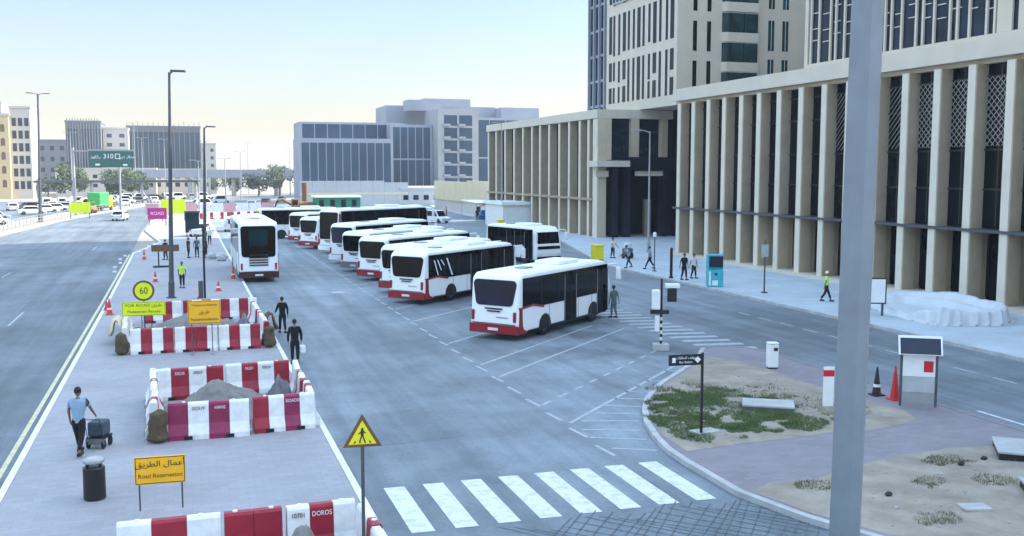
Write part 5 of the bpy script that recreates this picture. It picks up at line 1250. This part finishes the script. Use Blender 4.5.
def person(label, loc_, face, h_=1.72, top='cloth_black', bottom='cloth_black', stride=.25, arms=((.1, 0), (-.1, 0)), long_sleeve=False, lean=0, hat=None, vest=None, group=None):
    """face: heading angle; local +Y is forward. arms: (swing forward, bend) for left, right"""
    k = h_/1.75; t = thing('person', label, 'person', loc_, face, group)
    S = lambda v: (v[0]*k, v[1]*k, v[2]*k)
    hip = .93; sh = 1.42; ly = lean
    body = {'pel': (0, 0, hip), 'waist': (0, .0+ly*.3, 1.08), 'chest': (0, .01+ly*.8, 1.28), 'neck': (0, .0+ly, 1.47), 'head': (0, .02+ly*1.1, 1.53)}
    V = []; E = []; Rd = []
    def a(p, r, par=None):
        V.append(S(p)); Rd.append(tuple(x*k for x in r) if isinstance(r, tuple) else r*k)
        if par is not None: E.append((par, len(V)-1))
        return len(V)-1
    i0 = a(body['pel'], (.13, .10)); i1 = a(body['waist'], (.12, .09), i0); i2 = a(body['chest'], (.15, .10), i1); i3 = a(body['neck'], .055, i2); i4 = a(body['head'], .05, i3)
    feet = []; knees = []
    for s, st in ((-1, stride), (1, -stride)):
        kn = (s*.10, st*.45+.03, .50); an = (s*.105, st-(.05 if st < 0 else 0), .09+(.05 if st < -.1 else 0)); hp = (s*.09, 0, .87)
        j = a(hp, .085, i0); j = a(kn, .055, j); j = a(an, .038, j); a((an[0]*1.1, an[1]+.15, .04+(.0 if st >= -.1 else .01)), .035, j); feet.append(an); knees.append(kn)
    hands = []; arm_pts = []
    ex = MB()
    for s, (sw, bend) in zip((-1, 1), arms):
        sp = (s*.19, ly*.95, sh); el = (s*.25, ly*.9+sw*.55-.03, sh-.29); wr = (s*.25, el[1]+sw*.5+bend*.2, el[2]-.25+abs(bend)*.16+abs(sw)*.08)
        j = a(sp, .055, i2); j = a(el, .04, j); j = a(wr, .027, j)
        d = (Vector(wr)-Vector(el)).normalized(); hd = Vector(wr)+d*.08; a(tuple(hd), (.035, .02), j)
        hands.append(hd*k); arm_pts.append((sp, el, wr))
        for f__ in range(4):
            b0 = hd+Vector((0, (f__-1.5)*.018, 0)); l_ = (.06, .075, .08, .065)[f__]
            ex.tube([S(b0), S(b0+d*l_*.5+Vector((-s*.006, .0, 0))), S(b0+d*l_+Vector((-s*.02, .004, 0)))], [.009*k, .008*k, .006*k], 5)
        th = hd-d*.03+Vector((0, .03, 0)); ex.tube([S(th), S(th+Vector((-s*.01, .03, -.03))), S(th+Vector((-s*.015, .035, -.055)))], [.010*k, .009*k, .007*k], 5)
    hc = (0, .03+ly*1.15, 1.635)
    ex.ell(S(hc), (.078*k, .098*k, .118*k), 0, 14, 10)
    ex.ell(S((0, hc[1]+.1, 1.62)), (.014*k, .022*k, .022*k), 0, 6, 4)
    ex.ell(S((0, hc[1]+.085, 1.575)), (.028*k, .016*k, .010*k), 0, 6, 4)
    for s in (-1, 1):
        ex.ell(S((s*.08, hc[1]-.005, 1.63)), (.012*k, .022*k, .03*k), 0, 6, 5)
        ex.ell(S((s*.03, hc[1]+.088, 1.645)), (.014*k, .01*k, .009*k), 0, 6, 4)
    skin_mesh('body', V, E, Rd, 0, 'skin', t, 1, ex)
    # hair
    hb = MB(); hb.ell(S((0, hc[1]-.018, 1.672)), (.088*k, .102*k, .098*k), 0, 12, 8); hb.build('hair' if not hat else 'helmet', hat or 'hair', t, smooth=True)
    # shirt
    V2 = []; E2 = []; R2 = []
    def c(p, r, par=None):
        V2.append(S(p)); R2.append(tuple(x*k for x in r) if isinstance(r, tuple) else r*k)
        if par is not None: E2.append((par, len(V2)-1))
        return len(V2)-1
    j0 = c((0, 0, .80), (.155, .125)); j0 = c((0, 0, .90), (.16, .13), j0); j1 = c((0, ly*.3, 1.08), (.155, .12), j0); j2 = c((0, ly*.8+.01, 1.30), (.185, .13), j1); j3 = c((0, ly*.95, 1.42), (.13, .09), j2); c((0, ly, 1.46), .07, j3)
    for sp, el, wr in arm_pts:
        j = c((sp[0]*.95, sp[1], sp[2]-.01), .075, j2)
        m_ = tuple(sp[q]*.3+el[q]*.7 for q in range(3)); j = c(m_ if not long_sleeve else el, .066 if not long_sleeve else .058, j)
        if long_sleeve: c(wr, .042, j)
    skin_mesh('shirt', V2, E2, R2, 0, top, t)
    V2 = []; E2 = []; R2 = []
    j0 = c((0, 0, 1.03), (.14, .11)); j1 = c((0, 0, .90), (.155, .125), j0)
    for s_i, s in enumerate((-1, 1)):
        j = c((s*.095, 0, .82), .105, j1); j = c(knees[s_i], .075, j); j = c((feet[s_i][0], feet[s_i][1], feet[s_i][2]+.06), .06, j)
    skin_mesh('trousers', V2, E2, R2, 0, bottom, t)
    for s_i, s in enumerate((-1, 1)):
        fx, fy, fz = feet[s_i]; MB().box(S((fx*1.05, fy+.06, max(.045, fz-.045))), (.10*k, .27*k, .085*k)).build('shoe', 'black', t, bevel=.02*k)
    t['hands'] = 0; del t['hands']
    return t, [t.matrix_world] and hands
def world_hand(t, hd):
    T = Matrix.Translation(t.location) @ Matrix.Rotation(t.rotation_euler[2], 4, 'Z'); return T @ hd
p1, hd = person('man in a pale blue shirt and black trousers walking away beside a trolley', (-2.75, 27.7, .12), R(-15), 1.78, 'cloth_blue', 'cloth_black', .28, ((.12, 0), (.45, .1)))
s_ = thing('hand_trolley', 'dark slate covered trolley pulled by the man in the pale blue shirt', 'trolley', (-2.32, 28.35, .12), R(-20)); s_.scale = (.72, .72, .85)
MB().span(-.3, .3, -.35, .35, .38, .85).build('load', 'trolley_cover', s_, bevel=.08); MB().span(-.33, .33, -.38, .38, .30, .37).build('platform', 'black', s_)
MB().tube([(-.28, -.36, .34), (-.28, -.55, .98), (.28, -.55, .98), (.28, -.36, .34)], .018, 6).build('handle', 'black', s_)
for sx in (-.28, .28):
    for sy in (-.28, .28): MB().tube([(sx-.03, sy, .15), (sx+.03, sy, .15)], .15, 14).build('wheel', 'rubber', s_)
MB().span(-.34, .34, -.4, -.34, .15, .34).build('rear_panel', 'tarp_dark', s_)
p2, hd = person('man in long black clothes walking away with a white bag', (3.95, 39.0, 0), R(-5), 1.76, 'cloth_black', 'cloth_black', .12, ((.05, 0), (.12, .05)), True)
hp_ = world_hand(p2, hd[1])
bg_ = thing('carrier_bag', 'white carrier bag held in the right hand of the man in black', 'bag', (hp_.x+.03, hp_.y, hp_.z-.42))
MB().span(-.12, .12, -.17, .17, 0, .3).build('bag_body', 'plastic_white', bg_, bevel=.05)
for sy in (-.05, .05): MB().tube([(0, sy*2, .29), (0, sy*.4, .42), (-.02, 0, .43)], .008, 4).build('handle', 'plastic_white', bg_)
person('man in black standing on the yard with one arm bent beside the far pen', (4.2, 46.8, 0), R(10), 1.68, 'cloth_black', 'cloth_black', .08, ((.25, .5), (.0, 0)), True)
person('worker in a fluorescent vest and black trousers standing behind the tall lamp post', (-.2, 65.8, .12), R(170), 1.66, 'cloth_hiviz', 'cloth_black', .05)
for k, (x, y, c1, lb) in enumerate([(.3, 88.5, 'cloth_black', 'left person in black of the group talking on the median'), (1.0, 89.0, 'cloth_teal', 'middle person in grey of the group talking on the median'), (1.7, 88.2, 'cloth_black', 'right person in dark clothes of the group talking on the median')]):
    person(lb, (x, y, .12), R(-60+70*k), 1.7, c1, 'cloth_black', .06, group='people talking on the median')
person('person in dark clothes standing behind the brown board near the highway kerb', (-1.5, 87.0, .12), R(40), 1.7, 'cloth_navy', 'cloth_black', .05, ((.3, .6), (.3, .6)))
s_ = thing('barrier_board', 'brown board on trestle legs near the highway kerb', 'trestle', (-1.4, 80.5, .12))
MB().span(-1.0, 1.0, -.04, .04, 1.2, 1.7).build('board', 'wood', s_)
for sx in (-.5, .4): MB().tube([(sx, .15, 0), (sx, 0, 1.6)], .05, 6).build('leg', 'black', s_); 
MB().span(-.9, .3, -.3, .3, 0, .12).build('foot', 'black', s_)
person('person in a pale shirt standing by the far lamp post', (2.4, 104, .12), R(0), 1.72, 'cloth_white', 'cloth_navy', .1)
person('man in a slate shirt standing on the far zebra crossing beside the nearest bus', (20.7, 46.4, 0), R(20), 1.66, 'cloth_teal', 'cloth_teal', .06)
person('man in a black shirt walking on the plaza kerb beside another in white', (31.9, 60.0, .13), R(-170), 1.8, 'cloth_black', 'cloth_black', .1)
person('woman in a white top and navy trousers walking beside the man in black', (33.0, 60.7, .13), R(-160), 1.7, 'cloth_white', 'cloth_navy', .1)
person('person in a grey shirt bending over near the plaza kerb', (31.9, 68.8, .13), R(90), 1.72, 'cloth_blue', 'cloth_black', .25, ((.4, .3), (.4, .3)), lean=.18)
person('person in a pale top and black trousers striding on the plaza', (33.0, 67.5, .13), R(60), 1.7, 'cloth_blue', 'cloth_black', .32)
person('person in white standing by the cart before the entrance', (34.2, 77.0, .13), R(200), 1.72, 'cloth_white', 'cloth_navy', .05, ((.35, .3), (.35, .3)))
s_ = thing('vendor_cart', 'small vendor cart with a white cover before the entrance', 'cart', (35.2, 76.2, .13), R(20)); s_.scale = (.75, .75, .85)
MB().span(-.5, .5, -.35, .35, .5, 1.0).build('cart_body', 'tarp_dark', s_, bevel=.03); MB().span(-.4, .4, -.3, .3, 1.01, 1.55).build('cover', 'cloth_white', s_, bevel=.1)
for sx in (-.3, .3): MB().tube([(sx, -.38, .28), (sx, -.33, .28)], .28, 12).build('wheel', 'rubber', s_); MB().tube([(sx, .33, .28), (sx, .38, .28)], .28, 12).build('wheel', 'rubber', s_)
person('worker in a fluorescent vest and white helmet walking on the plaza', (34.2, 47.5, .13), R(-120), 1.72, 'cloth_hiviz', 'cloth_navy', .25, hat='white')
for k, (x, y) in enumerate([(40.9, 141), (42.6, 146), (38.6, 150)]):
    person(['person in navy standing by the blue tubs', 'person in pink at the hanging clothes', 'person in dark clothes left of the market stall'][k], (x, y, .13), R(40*k), 1.7, ['cloth_navy', 'cloth_pink', 'cloth_black'][k], 'cloth_navy', .08)
# litter bags near the kerb by the coach
for k, (x, y) in enumerate([(2.2, 86.5), (2.9, 84.8)]):
    o = MB().ell((0, 0, .3), (.45, .4, .35), 0, 10, 7, .35).build('refuse_bag', 'grey_panel'); o.location = (x, y, .12); tag(o, ['grey refuse bag by the yard kerb left of the coach', 'grey refuse bag nearer the coach'][k], 'bag')

# ------------------------------------------------------------------ haze
HAZE = True
if HAZE:
    hz = MB().span(-1490, 1490, -190, 2590, -1.2, 60).build('haze', 'white'); hz.data.materials.clear()
    hm = bpy.data.materials.new('haze air'); hm.use_nodes = True; N = hm.node_tree.nodes; N.remove(N['Principled BSDF'])
    pv = N.new('ShaderNodeVolumePrincipled'); pv.inputs['Color'].default_value = (.93, .96, 1, 1); pv.inputs['Density'].default_value = .0003; pv.inputs['Anisotropy'].default_value = .0
    hm.node_tree.links.new(pv.outputs['Volume'], N['Material Output'].inputs['Volume']); hz.data.materials.append(hm)
    tag(hz, 'pale dusty haze in the air over the whole scene', 'haze', kind='stuff')
